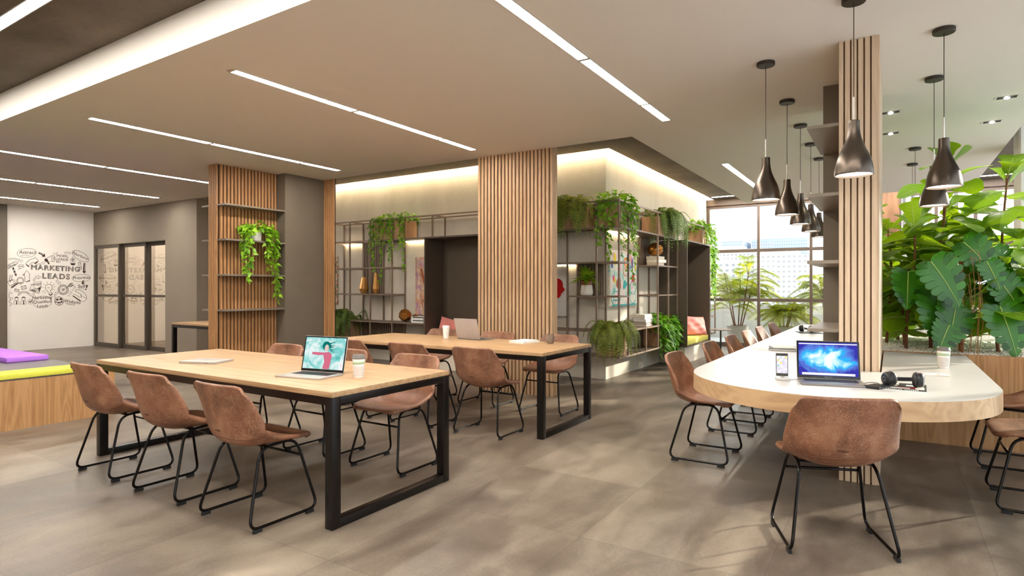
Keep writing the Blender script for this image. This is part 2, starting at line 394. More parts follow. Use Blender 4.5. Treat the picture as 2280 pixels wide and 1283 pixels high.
    M['art_warm'] = canvas('abstract_warm_canvas', [(.15,hx('#7a3a2c')),(.33,hx('#d99a70')),(.48,hx('#e3c8ac')),(.62,hx('#b06aa0')),(.75,hx('#d8b48a')),(.88,hx('#8f4a3a'))], 3, 2, (4,1,2), .25)
    M['art_city'] = canvas('abstract_orange_canvas', [(.15,hx('#d8c22e')),(.3,hx('#1b1b1b')),(.45,hx('#e8792b')),(.6,hx('#f2ede4')),(.75,hx('#2f9c86')),(.9,hx('#c8332c'))], 7, 5, (1,8,3), .2)
    M['art_white'] = flat('white_canvas', '#e6e0d8', .85, 0, .2, .05, 4)
    M['red'] = flat('red_paint', '#cf2020', .7, 0, .2, .1, 30); M['pyellow'] = flat('yellow_paint', '#efd01c', .7); M['pblue'] = flat('blue_paint', '#6f9ccc', .7); M['pgreen'] = flat('green_paint', '#2cc49a', .6); M['pbrown'] = flat('brown_paint', '#a2562c', .7); M['ppink']=flat('pink_paint','#e2328f',.7); M['pviolet']=flat('violet_paint','#5a3f94',.7); M['porange']=flat('orange_paint','#f0954a',.7); M['pteal']=flat('teal_paint','#3aa9a6',.7); M['pcream']=flat('cream_paint','#f2e6b4',.7)
build_mats()
# ================================================================ SETTING
def S(name, mb, mat, label=None, **k): return struct(mb.build(name, M[mat], **k), label)
S('floor', MB().box(-15.4,2.8,-4.2,13.86,-.1,0), 'floor')
S('floor', MB().box(-9,12,13.9,16.6,-.14,-.02), 'parapet', 'pale balcony floor outside the far windows')
# white suspended ceiling slab (L shape) and dark concrete soffit above it
slab = [(-15.2,2.315),(2.8-1.654,2.315),(1.146,12.51),(-2.44,12.51),(-2.44,6.33),(-15.2,6.33)]
S('ceiling', MB().prism(slab, 3.0, 3.279), 'ceil')
S('ceiling', MB().box(-15.4,2.8,-4.2,7.83,3.28,3.4).box(-3.36,2.8,7.83,13.95,3.28,3.4).box(-15.4,-9.8,7.83,9.6,3.28,3.4), 'dceil', 'dark brown concrete upper ceiling around the white slab')
S('ceiling', MB().box(-9.8,-3.30,7.77,14.0,3.46,3.5), 'ceil', 'lid over the lit cove slot along the concrete core')
S('wall_left', MB().box(-15.4,-15.2,-4.2,9.0,0,3.28), 'wpaint')
S('trim_1', MB().box(-15.2,-15.13,4.35,4.72,0,2.995), 'dpanel', 'grey pilaster at the left end of the white wall')
g = MB(); g.box(-15.2,-15.17,6.3,6.5,0,3.0); g.box(-12.16,-11.05,6.3,6.5,0,2.998); g.box(-15.17,-12.16,6.3,6.5,2.26,2.998)
S('wall_back', g, 'gpaint')
S('wall_side', MB().box(-11.25,-11.05,6.5,9.4,0,3.28), 'gpaint')
S('wall_passage', MB().box(-11.05,-9.8,9.2,9.4,0,3.28), 'gpaint')
S('wall_core_front', MB().box(-9.6,-3.44,7.91,8.1,0,3.459), 'conc')
S('wall_core_side', MB().box(-3.64,-3.44,8.1,13.38,0,3.459), 'conc')
S('wall_core_left', MB().box(-9.8,-9.6,7.91,9.4,0,3.28), 'conc')
S('trim_2', MB().box(-3.9,-3.52,13.38,13.82,0,3.28), 'mull', 'narrow taupe return beside the far left window')
S('wall_front', MB().box(-15.4,2.8,-4.4,-4.2,0,3.28), 'wpaint')
S('wall_behind_doors', MB().box(-15.4,-11.25,8.6,8.8,0,3.0), 'wpaint')
S('trim_3', MB().box(-.42,.13,13.7,13.9,0,3.28), 'pierwood', 'wood clad pier between the two far windows')
S('trim_4', MB().box(1.92,2.8,13.7,13.9,0,3.28), 'pierwood', 'wood clad pier right of the far right window')
S('trim_5', MB().box(-3.52,2.8,13.74,13.9,3.14,3.279), 'mull', 'bulkhead above the far windows')
S('wall_pier_right', MB().box(1.272,1.75,9.0,9.5,0,3.28), 'wpaint', 'pale beige column at the far right edge')
def window(n, xs, label):
    f = MB(); y0, y1 = 13.79, 13.86
    for x in xs: f.box(x-.026,x+.026,y0,y1,.0,3.14)
    for z, h in ((.045,.045),(1.04,.033),(2.12,.033),(3.11,.03)):
        f.box(xs[0]+.026,xs[-1]-.026,y0+.004,y1-.004,z-h,z+h)
    r = struct(f.build('window_%d'%n, M['mull']), label)
    MB().box(xs[0]+.01,xs[-1]-.01,13.822,13.828,.05,3.1).build('pane', M['glass'], r)
window(1, [-3.49,-2.43,-1.405,-.42], 'far window wall behind the white table with palms outside')
window(2, [.145,.72,1.31,1.9], 'far window behind the big planter')
# right hand glazing (outside the frame, lets the low sun in)
f = MB()
for y in (-4.2,-2.4,-.6,1.2,3.0,4.8,6.6,8.4,10.2,12.0,13.7): f.box(2.6,2.68,y-.03,y+.03,0,3.28)
for z in (.05,1.04,3.2): f.box(2.61,2.67,-4.2,13.7,z-.035,z+.035)
r = struct(f.build('window_3', M['mull'])); MB().box(2.637,2.643,-4.15,13.65,.06,3.2).build('pane', M['glass'], r)
# white sun fins outside window 2
for k, x in enumerate((.22,.36,.50,.64,.92,1.06)):
    tag(MB().box(x-.03,x+.03,14.3,14.5,0,3.3).build('facade_fin', M['fin']), 'white upright sun fin outside the window behind the planter', 'fin', 'white sun fins')
# glass sliding doors in wall_back
def door(n, x0, x1, y, label):
    f = MB(); w = .05
    for x in (x0, x1-w): f.box(x,x+w,y,y+.05,0,2.25)
    for z0, z1 in ((0.0,.09),(1.11,1.16),(2.18,2.25)): f.box(x0+w,x1-w,y+.002,y+.048,z0,z1)
    r = struct(f.build('door_%d'%n, M['doorframe']), label)
    MB().box(x0+w,x1-w,y+.022,y+.028,.09,2.18).build('pane', M['doorglass'], r)
    return r
door(1, -15.16, -14.03, 6.30, 'left leaf of the dark framed sliding glass doors')
door(2, -14.08, -13.06, 6.37, 'middle leaf of the dark framed sliding glass doors')
d3 = door(3, -13.12, -12.17, 6.44, 'right leaf of the dark framed sliding glass doors')
S('trim_6', MB().box(-15.17,-12.16,6.292,6.50,2.25,2.262), 'dpanel', 'dark head track over the sliding doors')
# LED cove along the concrete core
c = MB().box(-9.6,-3.362,7.832,7.846,3.405,3.455).box(-3.376,-3.362,7.846,13.36,3.405,3.455)
o = c.build('cove_light', M['cove']); tag(o, 'warm LED cove line along the top of the concrete wall', 'light strip')
# ---------------------------------------------------------------- linear ceiling lights
def linear(x, segs, label, z=3.0):
    L = segs[0][0]; r = thing('linear_ceiling_light', label, 'ceiling light', (x, L, z), 0, 'recessed linear ceiling lights')
    fr = MB(); e = .046
    a, b = segs[0][0]-.03-L, segs[-1][1]+.03-L
    fr.box(-e,-.038,a,b,-.004,-.0005).box(.038,e,a,b,-.004,-.0005)
    ends = [a]+[(segs[i][1]+segs[i+1][0])/2-L for i in range(len(segs)-1)]+[b]
    for k, y in enumerate(ends): fr.box(-.038,.038,y-.018,y+.018,-.0038,-.0007)
    fr.build('frame', M['rod'], r)
    for s0, s1 in segs: MB().box(-.038,.038,s0-L,s1-L,-.0032,-.0012).build('diffuser', M['strip'], r)
std = [(2.76,3.978),(4.015,5.257),(5.294,5.895)]
for x, lab in ((-1.91,'widest linear ceiling light, running in from the top centre'),(-4.31,'linear ceiling light above the two oak tables'),
               (-6.71,'linear ceiling light ending near the shelved slat column'),(-9.26,'linear ceiling light passing behind the shelved slat column'),
               (-11.63,'linear ceiling light, second nearest to the mural wall'),(-14.0,'thin linear ceiling light closest to the mural wall')):
    linear(x, std, lab)
linear(-1.91, [(8.42,9.61),(9.635,10.6),(10.625,11.8)], 'short linear ceiling light beside the row of pendants')
def linearx(y, x0, x1, label, n=1):
    r = thing('linear_ceiling_light', label, 'ceiling light', (x0, y, 3.28), 0, 'linear lights on the dark ceiling')
    st = (x1-x0)/n; fr = MB(); fr.box(0,x1-x0,-.05,-.042,-.006,-.0005).box(0,x1-x0,.042,.05,-.006,-.0005)
    for k in range(n+1): fr.box(max(0,k*st-.01),min(x1-x0,k*st+.01),-.042,.042,-.0055,-.0007)
    fr.build('frame', M['rod'], r)
    for k in range(n): MB().box(k*st+.01,(k+1)*st-.01,-.042,.042,-.0045,-.001).build('diffuser', M['strip'], r)
linearx(1.70, -8.26, 1.74, 'bright linear light on the dark ceiling in the top left corner', 8)
linearx(-1.2, -8.26, 1.74, 'added unseen linear light on the dark ceiling behind the viewpoint', 8)  # unseen strip added as extra room light
linearx(13.3, -3.3, 2.0, 'thin linear light on the dark ceiling along the far windows', 4)
linearx(6.9, -15.0, -11.6, 'added unseen linear light close behind the sliding glass doors', 2)  # unseen fill strip, added to brighten the door panes
linearx(7.9, -15.0, -11.6, 'added unseen linear light deeper in the room behind the sliding glass doors', 2)  # second added fill strip, lights the back room through the glass
# downlights over the planter
for x, y, lab in ((.863,6.79,'square downlight nearest the right edge of the photo'),(.863,7.71,'square downlight above the tall fiddle leaf fig'),
                  (-.004,6.78,'square downlight right of the pale slat column, nearer one'),(-.004,7.70,'square downlight right of the pale slat column, farther one')):
    r = thing('square_downlight', lab, 'downlight', (x,y,3.0), 0, 'square downlights over the planter')
    MB().box(-.085,.085,-.045,.045,-.004,-.0005).build('trim', M['rod'], r)
    MB().box(-.07,.07,-.034,.034,-.0062,-.0042).build('recess', M['core'], r)
    MB().lathe([(.001,-.020),(.017,-.016),(.022,-.0066)],14).build('bulb', M['spot'], r, smooth=True)
    sl = bpy.data.lights.new('downlight_beam','SPOT'); sl.energy = 22; sl.spot_size = math.radians(95); sl.spot_blend = .6; sl.shadow_soft_size = .03; sl.color = (1,.90,.74)
    so = bpy.data.objects.new('downlight_beam', sl); COL.objects.link(so); so.location = (x,y,2.965)
# ================================================================ COLUMNS
def slats(mb, a0, a1, fixed, n, gap, depth, face, z0=0, z1=3.0):
    p = (a1-a0)/n
    for k in range(n):
        s, e = a0+k*p+gap/2, a0+(k+1)*p-gap/2
        if face == '-y': mb.box(s,e,fixed-depth,fixed,z0,z1)
        elif face == '+y': mb.box(s,e,fixed,fixed+depth,z0,z1)
        elif face == '+x': mb.box(fixed,fixed+depth,s,e,z0,z1)
        else: mb.box(fixed-depth,fixed,s,e,z0,z1)
col = thing('slatted_column', 'wide wood slat clad column behind the far oak table', 'column', (-3.98,6.4,0))
L = (-3.98,6.4,0)
MB().box(-4.50,-3.465,6.325,6.43,0,3.27).build('core', M['core'], col, L)
m = MB(); slats(m,-4.53,-3.47,6.33,20,.021,.040,'-y',0,2.999); slats(m,6.30,6.445,-3.465,4,.010,.025,'+x',0,3.27)
m.build('slats', M['slat2'], col, L)
# left shelf wall (slats, dark block, shelves)
L = (-7.82,5.2,0)
lc = thing('slatted_column', 'wood slat column with four dark shelves and a trailing plant, left of centre', 'column', L)
MB().box(-7.885,-7.755,4.70,5.62,0,3.0-.001).build('core', M['core'], lc, L)
m = MB(); slats(m,-7.92,-7.72,4.70,5,.015,.022,'-y',0,2.999); slats(m,4.72,5.62,-7.755,17,.023,.037,'+x',0,2.999); slats(m,4.72,5.62,-7.885,17,.023,.037,'-x',0,2.999)
m.build('slats', M['slat'], lc, L)
MB().box(-8.11,-7.53,5.62,6.33,0,2.999).build('end_block', M['dpanel'], lc, L)
for z in (2.45,1.975,1.495,1.015):
    MB().box(-7.74,-7.53,4.69,5.62,z-.022,z).build('shelf', M['shelfm'], lc, L)
    MB().box(-8.10,-7.90,4.69,5.62,z-.022,z).build('shelf', M['shelfm'], lc, L)
L = (-7.4,6.36,0)
sc_ = thing('slatted_panel', 'narrow wood slat panel beside the dark end block', 'panel', L)
MB().box(-7.52,-7.285,6.34,6.352,0,2.999).build('core', M['core'], sc_, L)
m = MB(); slats(m,-7.525,-7.28,6.34,5,.014,.02,'-y',0,2.999); m.build('slats', M['slat'], sc_, L)
# right shelf wall
L = (-.18,5.2,0)
rc = thing('slatted_column', 'pale wood slat column rising through the white table', 'column', L)
MB().box(-.285,-.095,4.68,6.15,0,2.999).build('core', M['core2'], rc, L)
m = MB(); slats(m,-.302,-.275,4.68,1,.002,.03,'-y',0,2.999); slats(m,-.27,-.075,4.68,5,.010,.03,'-y',0,2.999)
slats(m,4.655,6.15,-.095,24,.008,.03,'+x',0,2.999); slats(m,4.68,5.6,-.285,16,.02,.02,'-x',0,2.999)
m.build('slats', M['slatpale'], rc, L)
MB().box(-.48,-.29,5.61,6.35,0,2.999).build('end_block', M['dpanel'], rc, L)
for z in (2.452,1.975,1.507,1.030):
    MB().box(-.50,-.29,4.66,5.61,z-.022,z).build('shelf', M['shelfm'], rc, L)
# ================================================================ TABLES
def oak_table(cx, cy, lx, ly, label, group='oak topped meeting tables'):
    t = thing('meeting_table', label, 'table', (cx,cy,0), 0, group); hx_, hy = lx/2, ly/2
    MB().box(-hx_,hx_,-hy,hy,.72,.75).build('tabletop', M['oak'], t, bevel=.0015)
    for s in (-1, 1):
        x0, x1 = sorted((s*hx_, s*(hx_-.058))); f = MB()
        f.box(x0,x1,-hy,-hy+.06,0,.7195).box(x0,x1,hy-.06,hy,0,.7195).box(x0+.0003,x1-.0003,-hy+.06,hy-.06,.675,.719).box(x0+.0003,x1-.0003,-hy+.06,hy-.06,.0005,.05)
        f.build('leg_frame', M['black'], t, bevel=.0015)
    for s in (-1, 1):
        y0, y1 = sorted((s*hy, s*(hy-.05))); MB().box(-hx_+.0585,hx_-.0585,y0,y1,.675,.719).build('apron', M['black'], t)
    return t
oak_table(-3.905, 2.705, 2.71, 1.01, 'long oak table with black frame nearest the camera, open laptop on it')
oak_table(-3.89, 4.985, 2.70, .99, 'farther oak table with black frame, in front of the slat column')
oak_table(-8.95, 5.62, 1.68, .9, 'oak table end with black leg half hidden behind the shelved column')
# white bar table with rounded near end
def bar_outline(inset=0):
    cx, cy, r = -.315, 4.28, .835-inset; p = []
    for k in range(41):
        a = PI+PI*k/40; c, s = math.cos(a), math.sin(a)
        ex = lambda v: math.copysign(abs(v)**(2/2.12), v)
        p.append((cx+r*ex(c), cy+r*ex(s)))
    i = inset
    p += [(.52-i,6.16-i),(-.055+i,6.16-i),(-.055+i,4.635-i),(-.318-i,4.635-i),(-.318-i,5.59-i),(-.50-i,5.59-i),(-.50-i,6.37),(-.31-i,6.37),(-.31-i,9.9-i),(-.36,9.95-i),(-1.10,9.95-i),(-1.15+i,9.9)]
    return p
bt = thing('bar_table', 'long white topped table with rounded near end and thick wood edge', 'table', (-.315,5.2,0)); L = (-.315,5.2,0)
MB().prism(bar_outline(), .655, .7545).build('edge_band', M['edgewood'], bt, L, smooth='auto')
MB().prism(bar_outline(.002), .7546, .757).build('tabletop', M['white'], bt, L, smooth='auto')
MB().box(-.62,-.52,8.4,9.4,0,.655).build('support_panel', M['bench'], bt, L)
# planter
L = (.8,7.5,0)
pl = thing('planter', 'long wood veneered planter bed joined to the white table', 'planter', L)
pb = MB(); pb.box(-.28,2.1,6.17,6.20,0,.762).box(-.28,2.1,8.87,8.9,0,.762).box(-.28,-.25,6.20,8.87,0,.762).box(2.07,2.1,6.20,8.87,0,.762)
pb.build('box', M['bench'], pl, L)
MB().box(-.25,2.07,6.20,8.87,.60,.72).build('soil', M['soil'], pl, L)
# pebbles: surface with a bumpy relief plus loose stones
rows = []
for i in range(90):
    rows.append([(-.249+2.318*j/80, 6.201+2.668*i/89, .742+R.random()*.020+.012*math.sin(j*.3)*math.sin(i*.21)) for j in range(81)])
pm = MB().grid(rows)
for k in range(2600):
    x, y = -.23+1.75*R.random(), 6.21+1.3*R.random()**1.3; r = .006+.006*R.random(); n0 = len(pm.v)
    pm.lathe([(.001,-r*.7),(r*.8,-r*.35),(r,0),(r*.75,r*.4),(.001,r*.7)],6)
    pm.move(Matrix.Translation((x,y,.760+.004*R.random())) @ Euler((R.random(),R.random(),R.random()*6)).to_matrix().to_4x4(), n0)
o = pm.build('pebbles', M['pebble'], pl, L); o['kind'] = 'stuff'
# bench platform with cushions at left
L = (-8.2,1.2,0)
be = thing('bench_platform', 'low wooden bench platform with a dark top at the left edge', 'bench', L)
MB().box(-9.9,-6.84,-.9,3.03,0,.455).build('body', M['bench'], be, L)
MB().box(-9.895,-6.845,-.895,3.025,.4555,.468).build('top', M['darktop'], be, L)
o = MB().box(-.165,.165,-1.85,1.85,0,.05).build('bench_cushion', M['yellow'], None, None, bevel=.012); o.location = (-7.006,.98,.4685)
tag(o, 'long lime yellow seat pad along the bench edge', 'cushion')
o = MB().box(-.72,.72,-.2,.2,0,.058).build('bench_cushion', M['purple'], None, None, bevel=.014); o.location = (-9.08,2.8,.4685)
tag(o, 'purple square seat pad lying on the dark bench top', 'cushion')
# ================================================================ STEEL SHELVING
YF, YB, XF, XB = 7.57, 7.895, -3.10, -3.425; T = .0112
ZR = (.36,.71,1.19,1.66,2.14,2.50)
def post(m, x, y, z0=.36, z1=2.5): m.box(x-T,x+T,y-T,y+T,z0-T,z1+T)
def rx(m, x0, x1, y, z): m.box(x0+T,x1-T,y-T+.0004,y+T-.0004,z-T,z+T)
def ry(m, x, y0, y1, z): m.box(x-T+.0004,x+T-.0004,y0+T,y1-T,z-T,z+T)
def slatback(name, x0, x1, z0, z1, par, L, y=7.872, n=None, axis='x'):
    m = MB(); n = n or int((x1-x0)/.043); p = (x1-x0)/n
    for k in range(n):
        a = x0+k*p+.010
        if axis == 'x': m.box(a,a+p-.020,y-.012,y+.012,z0,z1)
        else: m.box(y-.012,y+.012,a,a+p-.020,z0,z1)
    return m.build(name, M['bronze'], par, L)
def grille(name, x0, x1, y0, y1, z, par, L):     # shelf made of thin bars, light falls through
    m = MB(); n = int((x1-x0)/.036)
    for k in range(n):
        a = x0+(x1-x0)*k/n; m.box(a,a+.017,y0,y1,z-.006,z+.006)
    return m.build(name, M['bronze'], par, L)
L = (-7.7,7.73,.36)
u1 = thing('steel_shelving', 'open bronze steel shelving on the concrete wall, left section with vases', 'shelving', L)
f = MB(); PX = (-8.82,-8.304,-7.785,-7.262)
for x in PX: post(f,x,YF); post(f,x,YB)
for x in (-6.36,): post(f,x,YF,2.14); post(f,x,YB,2.14)
for y in (YF, YB):
    for z in (2.14,2.50):
        xs = PX+(-6.36,-4.60)
        for a, b in zip(xs[:-1], xs[1:]): rx(f,a,b,y,z)
    for z in (1.19,1.66):
        for a, b in zip(PX[:-1], PX[1:]): rx(f,a,b,y,z)
    for z in (.36,.71):
        for a, b in zip(PX[:-1]+(-7.262,), PX[1:]+(-6.41,)): rx(f,a,b,y,z) if (a,z) != (PX[0],.71) else None
for x in PX:
    for z in ZR: ry(f,x,YF,YB,z)
for z in (2.14,2.5): ry(f,-6.36,YF,YB,z)
f.build('frame', M['bronze'], u1, L)
slatback('slat_panel', -8.28,-7.80,1.20,2.12,u1,L); slatback('slat_panel', -8.28,-7.28,.373,.697,u1,L)
grille('grille_shelf', -8.28,-7.28,YF+T,YB-T,1.19,u1,L); grille('grille_shelf', -8.28,-6.425,YF+T,YB-T,.36,u1,L)
MB().box(-8.28,-6.425,YF+T,YB-T,.700,.718).build('shelf_board', M['podin'], u1, L)
MB().box(-7.78,-6.43,YF+T,YB-T,2.127,2.147).build('shelf_board', M['podin'], u1, L)
MB().box(-8.80,-8.32,YF+T,YB-T,.352,.3735).build('shelf_board', M['podin'], u1, L)
for a, b in ((-9.2+.4,-8.33),(-7.22,-6.43)): MB().box(a,b,YB-.03,YB-.015,2.118,2.124).build('led_strip', M['led'], u1, L)
# corner section
L = (-3.4,8.2,.36)
u2 = thing('steel_shelving', 'open bronze steel shelving wrapping the concrete corner, with painting and planters', 'shelving', L)
f = MB(); P2 = (-4.05,-3.88,-3.70,-3.43,-3.10)
post(f,-3.10,YF); post(f,-3.43,YF); post(f,-3.43,YB-.002)
post(f,-3.70,YF,2.14); post(f,-3.70,YB,2.14); post(f,-3.88,YF,.36,1.66); post(f,-3.88,YB,.36,1.66); post(f,-4.05,YB,.36,2.5)
for y in (YF, YB):
    for z in (2.14,2.5): rx(f,-4.58,-3.70,y,z); rx(f,-3.70,-3.43,y,z)
    for z in (1.66,.71,.36): rx(f,-4.58,-3.88,y,z); rx(f,-3.88,-3.43,y,z)
    rx(f,-3.88,-3.43,y,1.19)
for z in ZR:
    rx(f,-3.43,-3.10,YF,z)
    if z < 2.4: ry(f,-3.43,YF,YB,z)
YP = (7.91,9.153,9.675,10.18)
post(f,-3.10,7.91)
for y in YP[1:3]: post(f,-3.10,y); post(f,XB,y)
post(f,-3.10,10.175); post(f,XB,9.11,.36,1.66) if False else None
for z in ZR:
    ry(f,-3.10,YF,7.91,z)
for x in (XF, XB):
    for z in (2.5,2.14,.36):
        for a, b in zip(YP[:-1], YP[1:]): ry(f,x,a,b,z)
    for z in (1.19,1.66):
        for a, b in zip(YP[1:-1], YP[2:]): ry(f,x,a,b,z)
    for a, b in zip(YP[:-1], YP[1:]): ry(f,x,a,b,.71)
post(f,-3.10,8.614,.36,.71)
for y in YP[1:3]:
    for z in ZR: rx(f,XB,XF,y,z)
rx(f,-3.43,-3.10,7.91,2.5); rx(f,-3.43,-3.10,7.91,2.14); rx(f,-3.43,-3.10,7.91,1.66); rx(f,-3.43,-3.10,7.91,1.19)
for z in (2.14,2.5): ry(f,-3.70,YF,YB,z)
for z in (.36,.71,1.66): ry(f,-3.88,YF,YB,z)
f.build('frame', M['bronze'], u2, L)
slatback('slat_panel', -3.86,-3.45,1.20,1.645,u2,L); slatback('slat_panel', 9.17,9.66,1.675,2.125,u2,L,XB+.02,None,'y')
slatback('slat_panel', 8.0,8.58,.373,.697,u2,L,XB+.02,None,'y')
grille('grille_shelf', -4.56,-3.45,YF+T,YB-T,.36,u2,L)
MB().box(-4.56,-3.71,YF+T,YB-T,2.128,2.147).build('shelf_board', M['podin'], u2, L)
MB().box(-4.56,-3.44,YF+T,YB-T,1.651,1.667).build('shelf_board', M['podin'], u2, L)
MB().box(-3.87,-3.44,YF+T,YB-T,1.182,1.198).build('shelf_board', M['podin'], u2, L)
MB().box(XB+T,XF-T,7.93,10.16,.700,.717).build('shelf_board', M['podin'], u2, L)
MB().box(XB+T,XF-T,7.93,10.16,.352,.367).build('shelf_board', M['podin'], u2, L)
MB().box(XB+T,XF-T,9.17,10.16,1.651,1.667).build('shelf_board', M['podin'], u2, L)
MB().box(XB+T,XF-T,8.0,10.16,2.130,2.147).build('shelf_board', M['podin'], u2, L)
MB().box(-3.42,-3.12,YF+T,7.90,2.130,2.147).build('shelf_board', M['podin'], u2, L)
MB().box(-3.415,-3.115,YF+T,7.895,.352,.3735).build('shelf_board', M['podin'], u2, L)
MB().box(-4.5,-3.90,YB-.03,YB-.015,1.640,1.646).build('led_strip', M['led'], u2, L)
MB().box(XB+.015,XB+.03,7.95,9.1,2.119,2.125).build('led_strip', M['led'], u2, L)
L = (-3.3,12.2,.36)
u3 = thing('steel_shelving', 'bronze steel shelving beyond the seating nook by the far window', 'shelving', L)
f = MB()
for x in (XF,XB): post(f,x,12.77); post(f,x,11.76)
post(f,XF,10.6,2.18); post(f,XB,10.6,2.18)
for z in ZR:
    for x in (XF,XB): ry(f,x,11.76,12.77,z)
    rx(f,XB,XF,12.77,z); rx(f,XB,XF,11.76,z)
for x in (XF,XB):
    ry(f,x,10.19,10.6,2.5); ry(f,x,10.6,11.76,2.5)
f.build('frame', M['bronze'], u3, L)
MB().box(XB+T,XF-T,11.78,12.75,2.130,2.147).build('shelf_board', M['podin'], u3, L)
# ================================================================ SEATING NOOKS
def nook(name, lab, a0, a1, wall, front, axis, base_label=None):
    # a0..a1 along the wall, from wall plane to front plane, z .29..2.13
    def B(m, a, b, d0, d1, z0, z1):
        d0, d1 = sorted((d0, d1))
        return m.box(a,b,d0,d1,z0,z1) if axis == 'x' else m.box(d0,d1,a,b,z0,z1)
    L = ((a0+a1)/2,wall,0) if axis == 'x' else (wall,(a0+a1)/2,0)
    t = thing(name, lab, 'seating nook', L); e = .022; sg = 1 if front > wall else -1
    w2 = wall+sg*.002
    for a, b in ((a0,a0+e),(a1-e,a1)): B(MB(),a,b,w2,front,.29,2.13).build('side_panel', M['podin'], t, L)
    B(MB(),a0+e,a1-e,w2,front,2.108,2.1295).build('top_panel', M['podin'], t, L)
    B(MB(),a0+e,a1-e,w2,w2+sg*.02,.312,2.108).build('back_panel', M['podin'], t, L)
    B(MB(),a0+e,a1-e,w2,front,.29,.312).build('seat_board', M['podin'], t, L)
    B(MB(),a0+.03,a1-.03,w2,front-sg*.05,0,.289).build('base', M['conc'], t, L)
    B(MB(),a0+e+.01,a1-e-.01,w2+sg*.03,w2+sg*.036,2.098,2.104).build('led_strip', M['led'], t, L) if False else None
    return t
nook('seating_nook', 'dark bronze seating nook left of the wide slat column', -6.40, -4.62, 7.905, 7.41, 'x')
nook('seating_nook', 'dark bronze seating nook with yellow seat near the far window', 10.20, 11.735, -3.435, -2.94, 'y')
o = MB().box(-.72,.72,-.21,.21,0,.10).build('seat_cushion', M['yellow2'], None, None, bevel=.018); o.rotation_euler = (0,0,PI/2); o.location = (-3.172,10.967,.3125)
tag(o, 'pale yellow seat cushion in the nook near the far window', 'cushion')
o = MB().box(-.85,.85,-.21,.21,0,.10).build('seat_cushion', M['pink'], None, None, bevel=.018); o.location = (-5.51,7.665,.3125)
tag(o, 'coral seat cushion in the nook left of the slat column', 'cushion')
def pillow(w, h, th, label, loc, rot, mat):
    n = 22; rows = [[], []]; front = []; back = []
    for i in range(n+1):
        fr, bk = [], []
        for j in range(n+1):
            u, v = i/n*2-1, j/n*2-1
            k = (1-abs(u)**2.6)*(1-abs(v)**2.6); d = th/2*max(k,0)**.55
            px = u*w/2*(1-.07*(1-v*v)**1.0*0-.06*(1-abs(v))**.5*abs(u)**3); pz = v*h/2*(1-.08*(1-abs(u))**.5*abs(v)**3)
            wr = .012*math.sin(6*u+4*v)*k+.008*math.sin(11*v-3*u)*k
            fr.append((px,-d-wr,pz)); bk.append((px,d-wr,pz))
        front.append(fr); back.append(bk[::-1])
    m = MB().grid(front).grid(back); o = m.build('pillow', mat, None, None, smooth=True); o.location = loc; o.rotation_euler = rot
    return tag(o, label, 'pillow')
pillow(.60,.38,.15,'coral pink pillow on the yellow seat of the far nook',(-3.14,11.36,.590),(math.radians(-18),math.radians(4),math.radians(62)),M['pink'])
pillow(.50,.40,.14,'coral pink pillow behind the far oak table, left nook',(-6.08,7.74,.60),(math.radians(-16),math.radians(12),math.radians(20)),M['pink'])
# small side table by the nook
t = thing('side_table', 'small dark metal side table beside the far seating nook', 'side table', (-2.70,11.55,0))
m = MB().lathe([(.001,.515),(.19,.515),(.20,.522),(.20,.53),(.001,.53)],28); m.build('top', M['bronze'], t, smooth='auto')
MB().lathe([(.016,.012),(.016,.5149)],12).build('stem', M['black'], t, smooth=True)
MB().lathe([(.001,0),(.15,0),(.15,.010),(.018,.0119),(.001,.0119)],28).build('base', M['black'], t, smooth='auto')
# ================================================================ PAINTINGS
def art(name, lab, c, w, h, axis, mat):
    L = c; t = thing(name, lab, 'painting', L)
    if axis == 'x': MB().box(-w/2,w/2,-.035,-.002,-h/2,h/2).build('canvas', mat, t)
    else: MB().box(.002,.035,-w/2,w/2,-h/2,h/2).build('canvas', mat, t)
    return t
def blobs(par, axis, items):
    for k, (kind, u, v, a, b, mat, rot) in enumerate(items):
        pts = []
        for i in range(26):
            q = 2*PI*i/26; rr = 1+(.16*math.sin(3*q+k) if kind == 'b' else 0)
            if kind == 'r': rr = 1/max(abs(math.cos(q)),abs(math.sin(q)))
            x, y = a*rr*math.cos(q), b*rr*math.sin(q); c, s = math.cos(rot), math.sin(rot); pts.append((u+c*x-s*y, v+s*x+c*y))
        m = MB(); d = .0355+.0004*k
        if axis == 'x': m.poly([(x,-d,z) for x,z in pts])
        else: m.poly([(d,x,z) for x,z in pts])
        m.build('paint_shape', M[mat], par)
def ring(par, axis, u, v, a, b, mat, r=.006):
    pts = [((u+a*math.cos(2*PI*i/28)),(v+b*math.sin(2*PI*i/28))) for i in range(28)]; m = MB()
    m.tube([(x,-.036,z) if axis == 'x' else (.036,x,z) for x,z in pts], r, 5, True); m.build('painted_line', M[mat], par)
a = art('painting', 'bright multicolour abstract painting behind the corner shelving', (-3.437,8.515,1.43), 1.06, .79, 'y', M['art_multi'])
